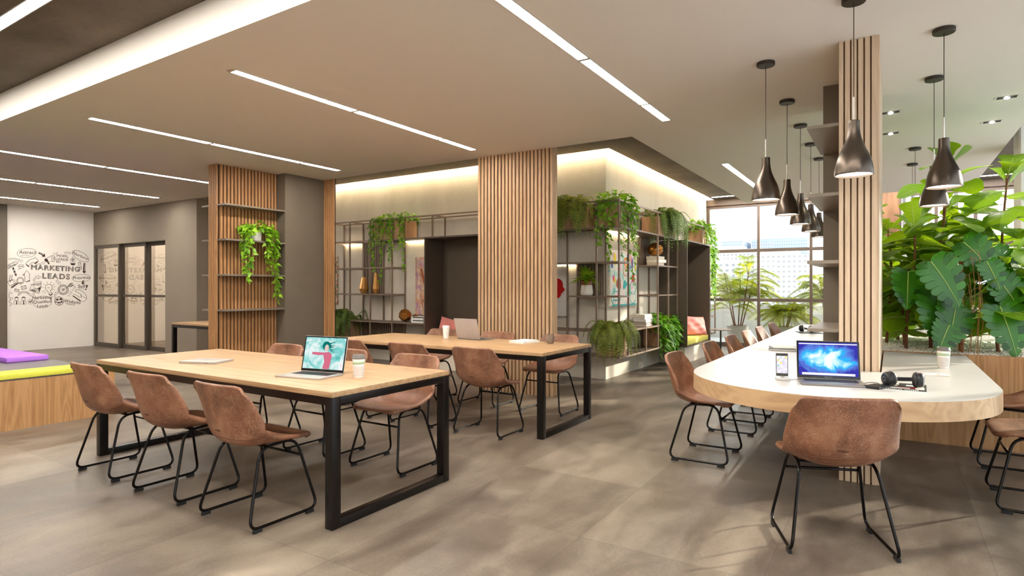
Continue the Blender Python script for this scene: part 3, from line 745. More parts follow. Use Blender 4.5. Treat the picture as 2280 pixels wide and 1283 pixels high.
blobs(a,'y',[('o',-.36,.30,.05,.09,'pyellow',.1),('o',-.47,.22,.035,.06,'pviolet',0),('b',-.42,.02,.03,.05,'ppink',.2),('b',-.37,-.01,.03,.05,'pyellow',0),('b',-.22,-.05,.09,.1,'pbrown',0),
    ('o',.06,.27,.09,.07,'porange',0),('o',.06,.27,.05,.035,'cupg',0),('r',.25,.33,.012,.055,'porange',0),('o',.27,.2,.02,.02,'pviolet',0),('b',.02,-.07,.08,.06,'pteal',.3),('b',.36,.03,.055,.07,'red',0),
    ('r',.46,.25,.02,.11,'pyellow',0),('o',.32,.26,.02,.08,'pviolet',0),('r',-.3,-.24,.16,.01,'ppink',0),('r',-.3,-.3,.13,.01,'pteal',0),('r',0,-.377,.5,.012,'pteal',0),('o',.2,-.15,.04,.09,'pgreen',0)])
ring(a,'y',-.33,-.27,.17,.10,'pteal'); ring(a,'y',.36,-.12,.13,.10,'pteal',.005); ring(a,'y',.36,-.27,.12,.09,'pteal',.004); ring(a,'y',.06,.12,.1,.06,'porange')
a = art('painting', 'pale painting with a red and yellow shape, right of the slat column', (-4.36,7.905,1.26), .62, .74, 'x', M['art_white'])
blobs(a,'x',[('o',-.02,.02,.17,.15,'pblue',0),('b',.13,.06,.12,.15,'red',.5),('r',.20,.02,.07,.06,'red',.75),('o',-.03,.0,.11,.12,'pyellow',0),('o',.02,.0,.018,.018,'ink',0),('o',-.08,.0,.018,.018,'ink',0)])
a = art('painting', 'tall warm abstract painting left of the dark nook', (-6.705,7.905,1.34), .58, 1.0, 'x', M['art_warm'])
blobs(a,'x',[('b',.03,.13,.09,.15,'pgreen',.2),('o',.02,.1,.05,.09,'pteal',.4),('r',-.12,.17,.02,.13,'pbrown',.25),('r',.20,.03,.05,.06,'pyellow',0)])
ring(a,'x',.05,-.32,.19,.15,'pbrown',.006)
a = art('painting', 'small orange and black abstract painting beside the slat panel', (-9.145,7.905,1.45), .30, .92, 'x', M['art_city'])
# ================================================================ CHAIRS
def shell_rows():
    P = [(.230,.438,.208,.0,-.004),(.236,.450,.214,.0,-.002),(.205,.461,.224,0,.005),(.10,.453,.236,.0,.022),(-.02,.442,.240,.0,.048),(-.11,.446,.245,.012,.078),
         (-.178,.478,.250,.055,.066),(-.214,.545,.250,.088,.026),(-.236,.63,.243,.085,.004),(-.254,.715,.236,.060,0),(-.263,.765,.230,.046,.0),(-.267,.792,.227,.040,.0)]
    S_ = catmull(P, 40); U = 28; inner = []; raw = []
    for k, (y,z,w,ry_,rz_) in enumerate(S_):
        row = []; rw = []
        for j in range(U+1):
            u = j/U*2-1; e = abs(u)**2.4
            p = [w*u, y+ry_*e, z+rz_*e]; rw.append(Vector(p))
            c = max(0,(abs(u)-.76)/.24); c = 1-math.sqrt(max(0,1-c*c))
            if z > .70 and y < -.2: p[2] = .70+(p[2]-.70)*(1-.40*c*((z-.70)/.09)**.8); p[0] *= 1-.02*c*((z-.70)/.09)
            if y > .14 and k < 14: p[1] = .14+(p[1]-.14)*(1-.5*c)
            row.append(Vector(p))
        inner.append(row); raw.append(rw)
    return inner, raw
def chair_proto():
    t = thing('dining_chair', '', 'chair', (0,0,0), 0, 'brown leather chairs')
    I, RW = shell_rows(); m = len(I); n = len(I[0]); th = .021
    N = []
    for i in range(m):
        r = []
        for j in range(n):
            a = RW[min(i+1,m-1)][j]-RW[max(i-1,0)][j]; b = RW[i][min(j+1,n-1)]-RW[i][max(j-1,0)]
            q = b.cross(a); q = q.normalized() if q.length > 1e-9 else Vector((0,0,-1)); r.append(q)
        N.append(r)
    sgn = 1 if N[12][n//2].z < 0 else -1
    Oo = [[I[i][j]+N[i][j]*sgn*th for j in range(n)] for i in range(m)]
    mb = MB()
    mb.grid(I); mb.grid([r[::-1] for r in Oo])
    def rim(a, b):       # rounded edge between two polylines
        mid = []
        for p, q in zip(a, b):
            mid.append((p+q)/2)
        c = sum((x for x in mid), Vector())/len(mid)
        return mid
    def strip(A, B, outs):
        mid = [(p+q)/2+o*.007 for p, q, o in zip(A, B, outs)]
        mb.grid([A, mid, B])
    dl = [(I[i][0]-I[i][1]).normalized() for i in range(m)]; dr_ = [(I[i][-1]-I[i][-2]).normalized() for i in range(m)]
    df = [(I[0][j]-I[2][j]).normalized() for j in range(n)]; dt = [(I[-1][j]-I[-3][j]).normalized() for j in range(n)]
    for side, r0 in ((dl,0),(dr_,-1)):
        for end, e0 in ((df,0),(dt,-1)):
            q = (side[e0]+end[r0]).normalized(); side[e0] = q; end[r0] = q
    strip([r[0] for r in I][::-1], [r[0] for r in Oo][::-1], dl[::-1]); strip([r[-1] for r in I], [r[-1] for r in Oo], dr_)
    strip(I[0], Oo[0], df); strip(I[-1][::-1], Oo[-1][::-1], dt[::-1])
    sh = mb.build('seat_shell', M['leather'], t, smooth=True)
    bm = bmesh.new(); bm.from_mesh(sh.data); bmesh.ops.remove_doubles(bm, verts=bm.verts, dist=.0004); bmesh.ops.recalc_face_normals(bm, faces=bm.faces); bm.to_mesh(sh.data); bm.free()
    k = 20                                    # stitched seam across the lower back
    MB().tube([(lambda f: Oo[k+int(f)][j].lerp(Oo[k+int(f)+1][j], f-int(f)))(3.2*(1-abs(2*j/(n-1)-1)**2)) for j in range(n)], .0020, 5).build('seam', M['seam'], t)
    # printed maker's lettering low on the back, right of the middle as seen from behind
    rr, cc = 25, 13; p = Oo[rr][n-1-cc]; nn = N[rr][n-1-cc]*sgn
    yv = (Oo[rr+2][n-1-cc]-Oo[rr][n-1-cc]).normalized(); yv = (yv-nn*yv.dot(nn)).normalized(); xv = yv.cross(nn)
    jx = n//2-1; p = Oo[rr][jx]; nn = N[rr][jx]*sgn; yv = (Oo[rr+2][jx]-Oo[rr][jx]).normalized(); yv = (yv-nn*yv.dot(nn)).normalized(); xv = yv.cross(nn) 
    Mx = Matrix((xv, yv, nn)).transposed().to_4x4(); Mx.translation = p+nn*.0015+yv*.004
    text_mesh('lettering', 'rivatti', .0175, M['ink'], Mx, t, .0004, spacing=1.15, shear=.25)
    for s in (-1, 1):
        pts = [(s*.172,.135,.437),(s*.176,-.105,.428),(s*.243,-.215,.022),(s*.243,.232,.022)]
        path = fillet(pts, [.075,.075,.065,.065], 7, True)
        lg = MB().tube(path, .0085, 8, True).build('leg', M['tube'], t, smooth=True)
        for y in (-.165,.175):
            MB().box(s*.243-.008,s*.243+.008,y-.026,y+.026,.0,.0195).build('foot_pad', M['rubber'], lg, bevel=.002)
    MB().tube([(-.197,.160,.335),(.197,.160,.335)], .0075, 8).build('crossbar', M['tube'], t, smooth=True)
    MB().box(-.168,.168,-.075,-.045,.4275,.4335).build('seat_brace', M['tube'], t)
    MB().box(-.168,.168,.085,.115,.434,.440).build('seat_brace', M['tube'], t)
    return t
CH = chair_proto(); used = [False]
def chair(x, y, rz, label, grp):
    if not used[0]:
        used[0] = True; CH.location = (x,y,0); CH.rotation_euler = (0,0,rz); CH['label'] = label; CH['group'] = grp; return CH
    return dup(CH, (x,y,0), rz, label, grp)
g1 = 'chairs around the near oak table'
chair(-3.115,2.135,0,'brown leather chair at the near table, closest to the camera, back turned',g1)
chair(-3.875,2.135,.02,'brown leather chair with back turned, middle one on the near side of the near table',g1)
chair(-4.68,2.135,0,'brown leather chair with back turned, farthest left at the near oak table',g1)
chair(-3.11,3.27,PI,'brown leather chair seen through the frame at the near table, facing the camera',g1)
chair(-3.87,3.27,PI,'brown leather chair behind the takeaway cup on the far side of the near table',g1)
chair(-4.68,3.27,PI,'brown leather chair left of the open laptop, far side of the near table',g1)
g2 = 'chairs around the far oak table'
chair(-3.09,4.46,0,'brown leather chair pulled up at the right end of the far table, back to camera',g2)
chair(-3.87,4.46,0,'brown leather chair with back to camera, middle of the far table near side',g2)
chair(-4.67,4.46,0,'brown leather chair with back to camera, peeking out right of the aqua laptop screen',g2)
chair(-3.08,5.59,PI,'brown leather chair facing the camera behind the mug on the far table',g2)
chair(-3.90,5.59,PI,'brown leather chair facing the camera in front of the slat column',g2)
chair(-4.72,5.59,PI,'brown leather chair facing the camera behind the plain white cup',g2)
g3 = 'chairs along the white table'
labs = ['brown leather chair side-on, left of the white table and nearest the camera','brown leather chair, second from the camera along the white table left side','brown leather chair, third from the camera along the white table left side',
 'brown leather chair, fourth along the left side of the white table','brown leather chair, fifth along the left side of the white table','brown leather chair at the far end of the white table left side']
for y, lb in zip((4.74,5.83,6.73,7.58,8.42,9.40), labs): chair(-1.225,y,-PI/2,lb,g3)
chair(-.262,3.49,math.radians(21),'large brown leather chair at the rounded end of the white table, back to camera',g3)
chair(.745,4.72,PI/2,'brown leather chair cut by the right edge, seat just right of the white table',g3)
chair(.755,5.74,PI/2,'brown leather chair at the right edge behind the nearer one, close to the planter',g3)
# ================================================================ PENDANTS
def pendant_proto():
    t = thing('pendant_lamp', '', 'pendant lamp', (0,0,3.0), 0, 'bronze bottle shaped pendants')
    MB().lathe([(.001,-.028),(.060,-.028),(.064,-.024),(.064,-.002),(.06,-.0008),(.001,-.0008)],28).build('canopy', M['canopy'], t, smooth='auto')
    MB().tube([(0,0,-.029),(0,0,-.575)], .0028, 6).build('cord', M['canopy'], t)
    MB().tube([(0,0,-.575),(0,0,-.712)], .0048, 8).build('rod', M['rod'], t)
    prof = [(.001,-.712),(.026,-.712),(.030,-.717),(.031,-.75),(.034,-.785),(.043,-.825),(.060,-.870),(.078,-.91),(.091,-.95),(.0985,-.99),(.101,-1.02),(.100,-1.030)]
    inn = [(.097,-1.030),(.095,-.99),(.088,-.95),(.074,-.91),(.056,-.87),(.038,-.825),(.026,-.78)]
    MB().lathe([(r,z) for r,z in catmull(prof,36)]+inn, 32).build('shade', M['bronzelamp'], t, smooth='auto')
    MB().lathe([(.001,-1.012),(.05,-1.013),(.094,-1.018),(.0945,-1.014),(.001,-1.006)], 28).build('diffuser', M['bulb'], t, smooth=True)
    return t
PD = pendant_proto(); first = True
for x, y, lb in ((-.183,3.99,'largest bronze pendant lamp, hanging in front of the pale slat column'),(-.791,4.78,'bronze pendant lamp nearest the camera in the left row'),(-.791,5.86,'second bronze pendant lamp of the left row'),
    (-.791,6.80,'third bronze pendant lamp of the left row'),(-.791,7.75,'fourth bronze pendant lamp of the left row, in front of the bright window'),(-.791,8.69,'last bronze pendant lamp of the left row, half behind the dark shelf block'),
    (.290,4.78,'bronze pendant lamp overlapping the fiddle leaf figs, nearer of the right pair'),(.290,5.84,'bronze pendant lamp just behind and below the nearer one of the right pair'),
    (.243,8.67,'distant bronze pendant lamp hidden among the plant leaves'),(.243,9.76,'farthest bronze pendant lamp behind the big plants')):
    if first: PD.location = (x,y,2.9995); PD['label'] = lb; first = False
    else: dup(PD, (x,y,2.9995), 0, lb)
# ================================================================ LAPTOPS
def laptop(loc, rz, label, w=.33, d=.225, open_deg=105, body='alum', screen=None, lid=None, h=.225, txt=None):
    t = thing('laptop', label, 'laptop', loc, rz)
    MB().box(-w/2,w/2,-d,0,.0,.011).build('base', M[body], t, bevel=.003)
    if open_deg is None:
        MB().box(-w/2,w/2,-d,0,.0114,.0165).build('lid', M[body], t, bevel=.002)
        MB().prism([(.012*math.cos(2*PI*i/14),-d/2+.014*math.sin(2*PI*i/14)) for i in range(14)],.0166,.0168).build('lid_emblem', M['alumgrey'], t)
        for k in range(3): MB().box(.06+.012*k,.067+.012*k,-d-.0004,-d+.002,.004,.007).build('port', M['keys'], t)
        return t
    MB().box(-w*.42,w*.42,-d*.50,-.018,.0111,.0116).build('keyboard_well', M['keys'], t)
    kb = MB()
    for r_ in range(6):
        for c in range(14):
            x = -w*.41+c*w*.82/14; y = -.022-(r_+1)*d*.47/6.3; kb.box(x,x+w*.82/14*.86,y,y+d*.47/6.3*.84,.0117,.0127)
    o = kb.build('keys', M['keys'], t)
    MB().box(-.055,.055,-d*.95,-d*.56,.0112,.0115).build('trackpad', M[body], t)
    R_ = Matrix.Translation((0,-.002,.0118)) @ Matrix.Rotation(math.radians(90-open_deg),4,'X')
    def put(mb, name, mat, par=t, **k):
        mb.move(R_); return mb.build(name, mat, par, **k)
    ld = put(MB().box(-w/2,w/2,.0,.006,.0,h), 'lid', M[lid or body], t, bevel=.0025)
    bz = put(MB().box(-w/2+.002,w/2-.002,-.0008,-.0002,.002,h-.002), 'bezel', M['blackglass'], ld)
    if screen:
        m = MB().box(-w/2+.011,w/2-.011,-.0014,-.0010,.018,h-.010)
        if screen == 'scr_blue':          # keep object space upright for the picture
            o = m.build('screen', M[screen], ld); o.matrix_local = R_
        else: put(m, 'screen', M[screen], ld)
        return t, ld, R_
    return t
lp = laptop((-3.165,2.645,.75), math.radians(9.5), 'open silver laptop with aqua and pink picture on screen, near oak table', .352,.235,102,'alum','scr_aqua',None,.236)
t, ld, R_ = lp
def scr(mb, name, mat):
    mb.move(R_); return mb.build(name, M[mat], ld)
def pl2(pts, d): return MB().poly([(x,-.0016-d,z) for x,z in pts])
# plain generic figure: pink garment, pale oval, dark streaks
scr(pl2([(-.10,.128),(-.098,.112),(-.04,.108),(-.005,.112),(.01,.065),(.0,.020),(.055,.020),(.062,.07),(.066,.108),(.05,.128),(.03,.132),(.0,.128)],0),'picture_garment','scr_pink')
hp = [(.012+.034*math.cos(a),.172+.030*math.sin(a)) for a in [2*PI*i/20 for i in range(20)]]
scr(pl2(hp,.0002),'picture_hair','scr_teal')
for k in range(9):
    a = .15+.13*k; b0 = (.03+.002*k,.19-.006*k); e = (.075+.02*math.cos(k*1.9),.207-.011*k+.006*math.sin(k*2.3))
    scr(pl2([b0,(b0[0]+.004,b0[1]-.008),(e[0],e[1]-.002),e],.0003),'picture_hair','scr_teal')
scr(pl2([(.016+.017*math.cos(2*PI*i/18),.158+.023*math.sin(2*PI*i/18)) for i in range(18)],.0004),'picture_face','scr_skin')
L1_ = (ld, R_)
lp = laptop((-.318,4.045,.757), math.radians(13.2), 'open grey laptop with glowing blue picture on screen, white table', .342,.225,101,'alumgrey','scr_blue',None,.228)
t, ld, R_ = lp
MAC = lambda ld, R_: text_mesh('lettering','MacBook Pro',.0075,M['alumgrey'],R_ @ Matrix.Translation((0,-.0012,.0095)) @ Matrix.Rotation(PI/2,4,'X'),ld,.0001)
MAC(ld,R_); MAC(*L1_)
scr(MB().box(-.158,.158,-.0020,-.0016,.206,.212),'menu_bar','scr_white'); scr(MB().box(-.143,.143,-.0020,-.0016,.021,.034),'dock_bar','scr_white')
laptop((-3.865,5.21,.75), PI+math.radians(-6), 'grey laptop seen from behind its open lid on the far table', .335,.225,106,'alumgrey',None,'alumwarm',.228)
laptop((-4.425,2.68,.75), math.radians(21), 'closed silver laptop lying flat on the near oak table', .305,.215,None,'alum')
# ================================================================ CUPS AND SMALL THINGS
def cup(loc, label, kind):
    t = thing('takeaway_cup', label, 'cup', loc)
    if kind == 'plain':
        MB().lathe([(.001,0),(.028,0),(.0285,.003),(.038,.122),(.036,.122),(.001,.121)],28).build('body', M['cupw'], t, smooth='auto')
        MB().lathe([(.0395,.118),(.0405,.121),(.0395,.128),(.037,.135),(.036,.140),(.001,.139)],28).build('lid', M['cupw'], t, smooth='auto'); return t
    MB().lathe([(.001,0),(.0285,0),(.0295,.004),(.0395,.118),(.0375,.118),(.001,.117)],32).build('body', M['cupw'], t, smooth='auto')
    sl = []
    for k, z in enumerate((.010,.074)): sl.append([((.0305+.0085*z/.1+(.0006 if i % 2 else 0))*math.cos(2*PI*i/72),(.0305+.0085*z/.1+(.0006 if i % 2 else 0))*math.sin(2*PI*i/72),z) for i in range(72)])
    MB().grid(sl, True).build('sleeve', M['cupg'], t)
    MB().lathe([(.0374,.086),(.0382,.0865),(.0392,.1025),(.0384,.103)],32).build('band', M['cupgreen'], t, smooth=True)
    MB().lathe([(.0400,.1185),(.0425,.1195),(.0425,.1255),(.0390,.129),(.0372,.142),(.0355,.144),(.033,.1405),(.001,.139)],32).build('lid', M['lid'], t, smooth='auto')
    MB().box(-.008,.008,-.030,-.016,.1402,.1455).build('lid_tab', M['lid'], t, bevel=.002)
    return t
cup((-2.838,2.66,.75),'takeaway cup with grey lid and green band on the near oak table','band')
cup((.309,5.135,.757),'takeaway cup with grey lid and green band on the white table','band')
cup((-4.186,5.215,.75),'plain white takeaway cup on the far oak table','plain')
t = thing('mug', 'brown stoneware mug with handle on the far oak table', 'mug', (-2.908,5.30,.75))
MB().lathe([(.001,0),(.026,0),(.033,.008),(.0375,.03),(.038,.092),(.0355,.092),(.0345,.03),(.028,.010),(.001,.009)],28).build('body', M['mug'], t, smooth='auto')
MB().tube(fillet([(.036,.004,.076),(.062,.006,.078),(.062,.006,.036),(.037,.004,.032)],.018,6),.0048,8).build('handle', M['mug'], t, smooth=True)
def slab(name, label, cat, loc, rz, w, d, h, mat, cover=None, group=None):
    t = thing(name, label, cat, loc, rz, group)
    if cover:
        MB().box(-w/2,w/2,-d/2,d/2,0,.003).build('cover', M[cover], t); MB().box(-w/2,w/2,-d/2,d/2,h-.003,h).build('cover', M[cover], t)
        MB().box(-w/2,-w/2+.003,-d/2,d/2,.0031,h-.0031).build('spine', M[cover], t)
        MB().box(-w/2+.0032,w/2-.004,-d/2+.004,d/2-.004,.0032,h-.0032).build('pages', M[mat], t)
    else: MB().box(-w/2,w/2,-d/2,d/2,0,h).build('block', M[mat], t, bevel=.001)
    return t
slab('notepad','white notepad lying underneath the other on the far table','notepad',(-3.185,5.255,.75),math.radians(-8),.19,.27,.012,'paper','paper')
slab('notepad','white notepad lying on top of the other on the far table','notepad',(-3.192,5.25,.7622),math.radians(-4),.185,.26,.011,'paper','paper')
# phone on dock
t = thing('phone_dock','small silver phone dock on the white table','dock',(-.556,3.925,.757),math.radians(13)); MB().box(-.038,.038,-.028,.028,0,.018).build('base', M['alum'], t, bevel=.004)
MB().box(-.011,.011,-.004,.006,.0182,.024).build('connector', M['alum'], t)
t = thing('smartphone','smartphone with bright screen standing on the silver dock','phone',(-.556,3.918,.7816),math.radians(13)); Rr = Matrix.Rotation(math.radians(-7),4,'X')
MB().box(-.034,.034,-.001,.007,0,.139).move(Rr).build('body', M['alumgrey'], t, bevel=.003)
MB().box(-.0325,.0325,-.0020,-.0012,.002,.137).move(Rr).build('front_glass', M['blackglass'], t)
MB().box(-.030,.030,-.0026,-.0022,.018,.122).move(Rr).build('screen', M['scr_phone'], t)
for r_ in range(4):
    for c in range(4 if r_ < 2 else 2):
        m = [M['scr_white'],M['scr_aqua'],M['scr_white'],M['pyellow']][(r_*3+c) % 4]
        MB().box(-.026+c*.0142,-.0165+c*.0142,-.0031,-.0027,.108-r_*.0165,.1175-r_*.0165).move(Rr).build('app_icon', m, t)
tag(MB().tube(fillet([(-.535,3.953,.7595),(-.50,3.99,.7595),(-.47,4.02,.7595)],.03),.0018,6).build('cable', M['rod']),'thin cable running from the phone dock behind the laptop','cable')
t = thing('hard_drive','black portable hard drive beside the blue screened laptop','hard drive',(-.068,3.905,.757),math.radians(-24)); MB().box(-.042,.042,-.062,.062,0,.015).build('case', M['keys'], t, bevel=.003)
text_mesh('lettering','portable',.011,M['alum'],Matrix.Translation((0,0,.0153)),t,.0002) if False else None
tag(MB().tube(fillet([(-.148,3.975,.7615),(-.12,3.995,.768),(-.085,4.00,.775),(-.055,3.99,.770),(-.06,3.972,.7665)],.02),.002,6).build('cable', M['keys']),'short black cable looping from the laptop to the hard drive','cable')
MAG = thing('magazine','black covered magazine under the headphones','magazine',(.060,4.005,.757),math.radians(-2)); MB().box(-.105,.105,-.14,.14,0,.004).build('pages', M['paper'], MAG)
MB().box(-.105,.105,-.14,.14,.0041,.0046).build('cover', M['bookk'], MAG)
lt = MB()
for k in range(17):
    if k != 9: lt.box(-.09+k*.0095,-.0835+k*.0095,-.120,-.105+.002*(k % 3),.0047,.0049)
lt.build('title_marks', M['paper'], MAG)
for k, (x,y,w,h,m) in enumerate(((-.06,.02,.03,.012,'paper'),(.03,-.04,.06,.010,'red'),(.05,.05,.04,.02,'paper'),(-.02,-.06,.05,.012,'paper'),(.075,-.03,.02,.05,'papere'),(-.06,.09,.035,.03,'papere'))):
    MB().box(x-w,x+w,y-h,y+h,.0047,.0050+.0001*k).build('cover_picture', M[m], MAG)
def headphones(loc, rz, label):
    t = thing('headphones', label, 'headphones', loc, rz); r = .043
    for s, tilt in ((-1,.35),(1,-.42)):
        Mx = Matrix.Translation((s*.062,0,r)) @ Matrix.Rotation(tilt,4,'Z') @ Matrix.Rotation(s*PI/2,4,'Y')
        m = MB().lathe([(.001,.038),(.020,.038),(.030,.036),(.036,.030),(.040,.020),(.040,.012),(.038,.008),(.001,.008)],28); m.move(Mx); ec = m.build('ear_cup', M['keys'], t, smooth='auto')
        m = MB().lathe([(.001,-.016),(.024,-.018),(.036,-.014),(.0425,-.004),(.0425,.003),(.039,.0075),(.001,.0075)],28); m.move(Mx); m.build('ear_pad', M['bookk'], ec, smooth='auto')
        m = MB().lathe([(.010,.0383),(.013,.0388),(.014,.0383)],20); m.move(Mx); m.build('cup_badge', M['alumgrey'], ec, smooth=True)
    pts = [(-.075,.006,.045)]+[(-.086*math.cos(a),.02+.115*math.sin(a),.045-.020*math.sin(a)) for a in [PI*i/14 for i in range(15)]]+[(.075,.006,.045)]
    rows = []
    for i, p in enumerate(pts):
        p = Vector(p); c = Vector((0,.02,p.z)); o = (p-c).normalized(); w = .011
        rows.append([p-o*.005+Vector((0,0,-w)), p+o*.005+Vector((0,0,-w)), p+o*.005+Vector((0,0,w)), p-o*.005+Vector((0,0,w))])
    MB().grid(rows, True).build('headband', M['keys'], t, smooth='auto', bevel=0)
    return t
headphones((.058,3.985,.7622), math.radians(14), 'black headphones lying on the magazine, near end of the white table')
slab('magazine','thin dark magazine under the distant headphones','magazine',(-.86,8.2,.757),.3,.26,.30,.006,'paper','bookk')
headphones((-.88,8.2,.7634), math.radians(-30), 'distant black headphones far along the white table')
t = slab('tablet','slim tablet with coloured picture lying behind the headphones','tablet',(.22,4.66,.757),math.radians(-75),.10,.17,.007,'papere')
for k in range(5): MB().box(-.04+.015*k,-.03+.016*k,-.07+.022*k,-.045+.02*k,.0071,.0073+.0001*k).build('picture', M[('ppink','pviolet','pteal','paper','red')[k]], t)
t = slab('folder','dark folder with papers on the white table behind the laptop','folder',(-.83,5.86,.757),math.radians(8),.22,.31,.018,'paper','bookk')
slab('booklet','white booklet on top of the dark folder','booklet',(-.83,5.88,.7754),math.radians(20),.19,.25,.006,'paper','paper')
slab('paper_sheet','loose white paper sheet sticking out beside the dark folder','paper',(-1.0,5.80,.757),math.radians(24),.10,.29,.002,'paper')
# ---- shelf ornaments
def facet(name, lab, cat, loc, prof, n, mat):
    t = MB().lathe(prof, n, capb=True).build(name, mat); t.location = loc; return tag(t, lab, cat)
facet('vase','shorter faceted copper vase on the left shelving','vase',(-8.105,7.72,1.203),[(.045,0),(.088,.085),(.088,.092),(.042,.30),(.037,.30),(.078,.09),(.001,.02)],10,M['gold2'])
facet('vase','taller slender faceted copper vase on the left shelving','vase',(-7.80,7.72,1.203),[(.038,0),(.060,.085),(.060,.092),(.026,.375),(.022,.375),(.052,.09),(.001,.02)],10,M['gold2'])
def poly_ball(name, lab, loc, r, rot):
    bm = bmesh.new(); bmesh.ops.create_icosphere(bm, subdivisions=1, radius=r)
    ico = bmesh.new(); 
    fc = [f.calc_center_median().normalized()*r for f in bm.faces]
    vs = [ [f.index for f in v.link_faces] for v in bm.verts ]
    mb = MB(); bm.verts.ensure_lookup_table(); bm.faces.ensure_lookup_table()
    for v, ids in zip(bm.verts, vs):
        ax = v.co.normalized(); a0 = (fc[ids[0]]-ax*ax.dot(fc[ids[0]])).normalized(); b0 = ax.cross(a0)
        ids.sort(key=lambda i: math.atan2(fc[i].dot(b0), fc[i].dot(a0))); mb.poly([fc[i] for i in ids])
    bm.free(); mb.move(Euler(rot).to_matrix().to_4x4()); zmin = min(p[2] for p in mb.v)
    o = mb.build(name, M['gold']); o.location = (loc[0],loc[1],loc[2]-zmin); return tag(o, lab, 'ornament')
poly_ball('faceted_ornament','larger brass faceted ball ornament on the low left shelf',(-7.10,7.72,.7185),.115,(.55,.2,.3))
poly_ball('faceted_ornament','smaller brass faceted ball beside the two stacked books',(-6.895,7.74,.7185),.070,(.55,.3,.9))
for k, (z, lb) in enumerate(((.7185,'lower white book with black lettered spine, stacked by the dark nook'),(.7725,'upper white book with black lettered spine, stacked by the dark nook'))):
    t = slab('book', lb, 'book', (-6.715,7.71,z), PI/2, .22,.27,.052,'papere','paper','white books by the left nook')
    MB().box(-.1104,-.1101,-.13,.10,.030,.047).build('spine_band', M['bookk'], t)
STK = [('paper','papere','white book topmost of the pile beside the lower ivy box'),('bookk','paper','black book in the pile by the lower ivy box'),('paper','paper','white book with black marks in the low pile'),('bookg','papere','grey book in the low pile'),('bookk','papere','second black book low in the pile'),('booko','paper','orange book at the bottom of the low pile')]
z = .7175
for k, (c, p, lb) in enumerate(STK[::-1]):
    h = .026 if k < 5 else .05
    slab('book', lb, 'book', (-3.27,8.95+.01*R.random(),z), PI/2*0+R.uniform(-.12,.12), .20+.02*R.random(),.29,h,p,c,'book pile on the low shelf'); z += h+.0005
z = 1.6675
for k, (c, p, lb) in enumerate((('bookb','papere','tan book at the bottom of the pile under the gold sculpture'),('bookb','paper','second tan book under the gold sculpture'),('paper','papere','white book directly under the gold sculpture'))):
    h = (.05,.055,.045)[k]; slab('book', lb, 'book', (-3.24,9.46+.05*(k==1),z), R.uniform(-.1,.1), .20,(.32,.36,.28)[k],h,p,c,'books under the gold sculpture'); z += h+.0005
m = MB(); n0 = 0
for i in range(26):                       # crumpled gold ball
    pass
rows = []
for i in range(17):
    th_ = PI*i/16; rows.append([((.11+.022*R.random())*math.sin(th_)*math.cos(2*PI*j/20),(.11+.022*R.random())*math.sin(th_)*math.sin(2*PI*j/20),.115-.112*math.cos(th_)) for j in range(20)])
o = MB().grid(rows, True).build('gold_sculpture', M['gold']); o.location = (-3.25,9.47,z); tag(o, 'crumpled gold ball sculpture on a pile of tan books', 'sculpture')
# ================================================================ PLANTS
def frame_of(d, up=Vector((0,0,1))):
    d = d.normalized(); s = d.cross(up)
    if s.length < 1e-4: s = Vector((1,0,0))
    s.normalize(); return d, s, s.cross(d).normalized()
HEART = [(0,.0),(.04,.30),(.14,.47),(.30,.50),(.50,.40),(.70,.26),(.88,.11),(1,0)]
FIDDLE = [(0,.02),(.08,.16),(.2,.24),(.35,.27),(.5,.34),(.66,.46),(.80,.48),(.92,.34),(1,.03)]
LANCE = [(0,.05),(.15,.25),(.4,.5),(.65,.42),(.85,.2),(1,0)]
def leaf(mb, p, d, L, W, prof, fold=.25, droop=.3, up=Vector((0,0,1)), twist=0):
    d, s, n = frame_of(d, up)
    if twist:
        q = Quaternion(d, twist); s = q @ s; n = q @ n
    rows = []
    for t, w in prof:
        c = p+d*(L*t)-Vector((0,0,1))*(droop*L*t*t)
        ww = w*W; rows.append([c-s*ww+n*(fold*ww), c-s*ww*.5+n*(fold*ww*.3), c, c+s*ww*.5+n*(fold*ww*.3), c+s*ww+n*(fold*ww)])
    mb.grid(rows)
def leaf3(mb, p, d, L, W, prof, fold=.25, droop=.3, up=Vector((0,0,1)), twist=0):
    d, s, n = frame_of(d, up)
    if twist:
        q = Quaternion(d, twist); s = q @ s; n = q @ n
    rows = []
    for t, w in prof:
        c = p+d*(L*t)-Vector((0,0,1))*(droop*L*t*t); ww = w*W
        rows.append([c-s*ww+n*(fold*ww), c, c+s*ww+n*(fold*ww)])
    mb.grid(rows)
H5 = [(0,.02),(.10,.44),(.30,.5),(.62,.32),(1,0)]
def rdir(rnd, zlo=-1, zhi=1):
    a = rnd.random()*2*PI; z = rnd.uniform(zlo, zhi); r = math.sqrt(max(0,1-z*z)); return Vector((r*math.cos(a), r*math.sin(a), z))
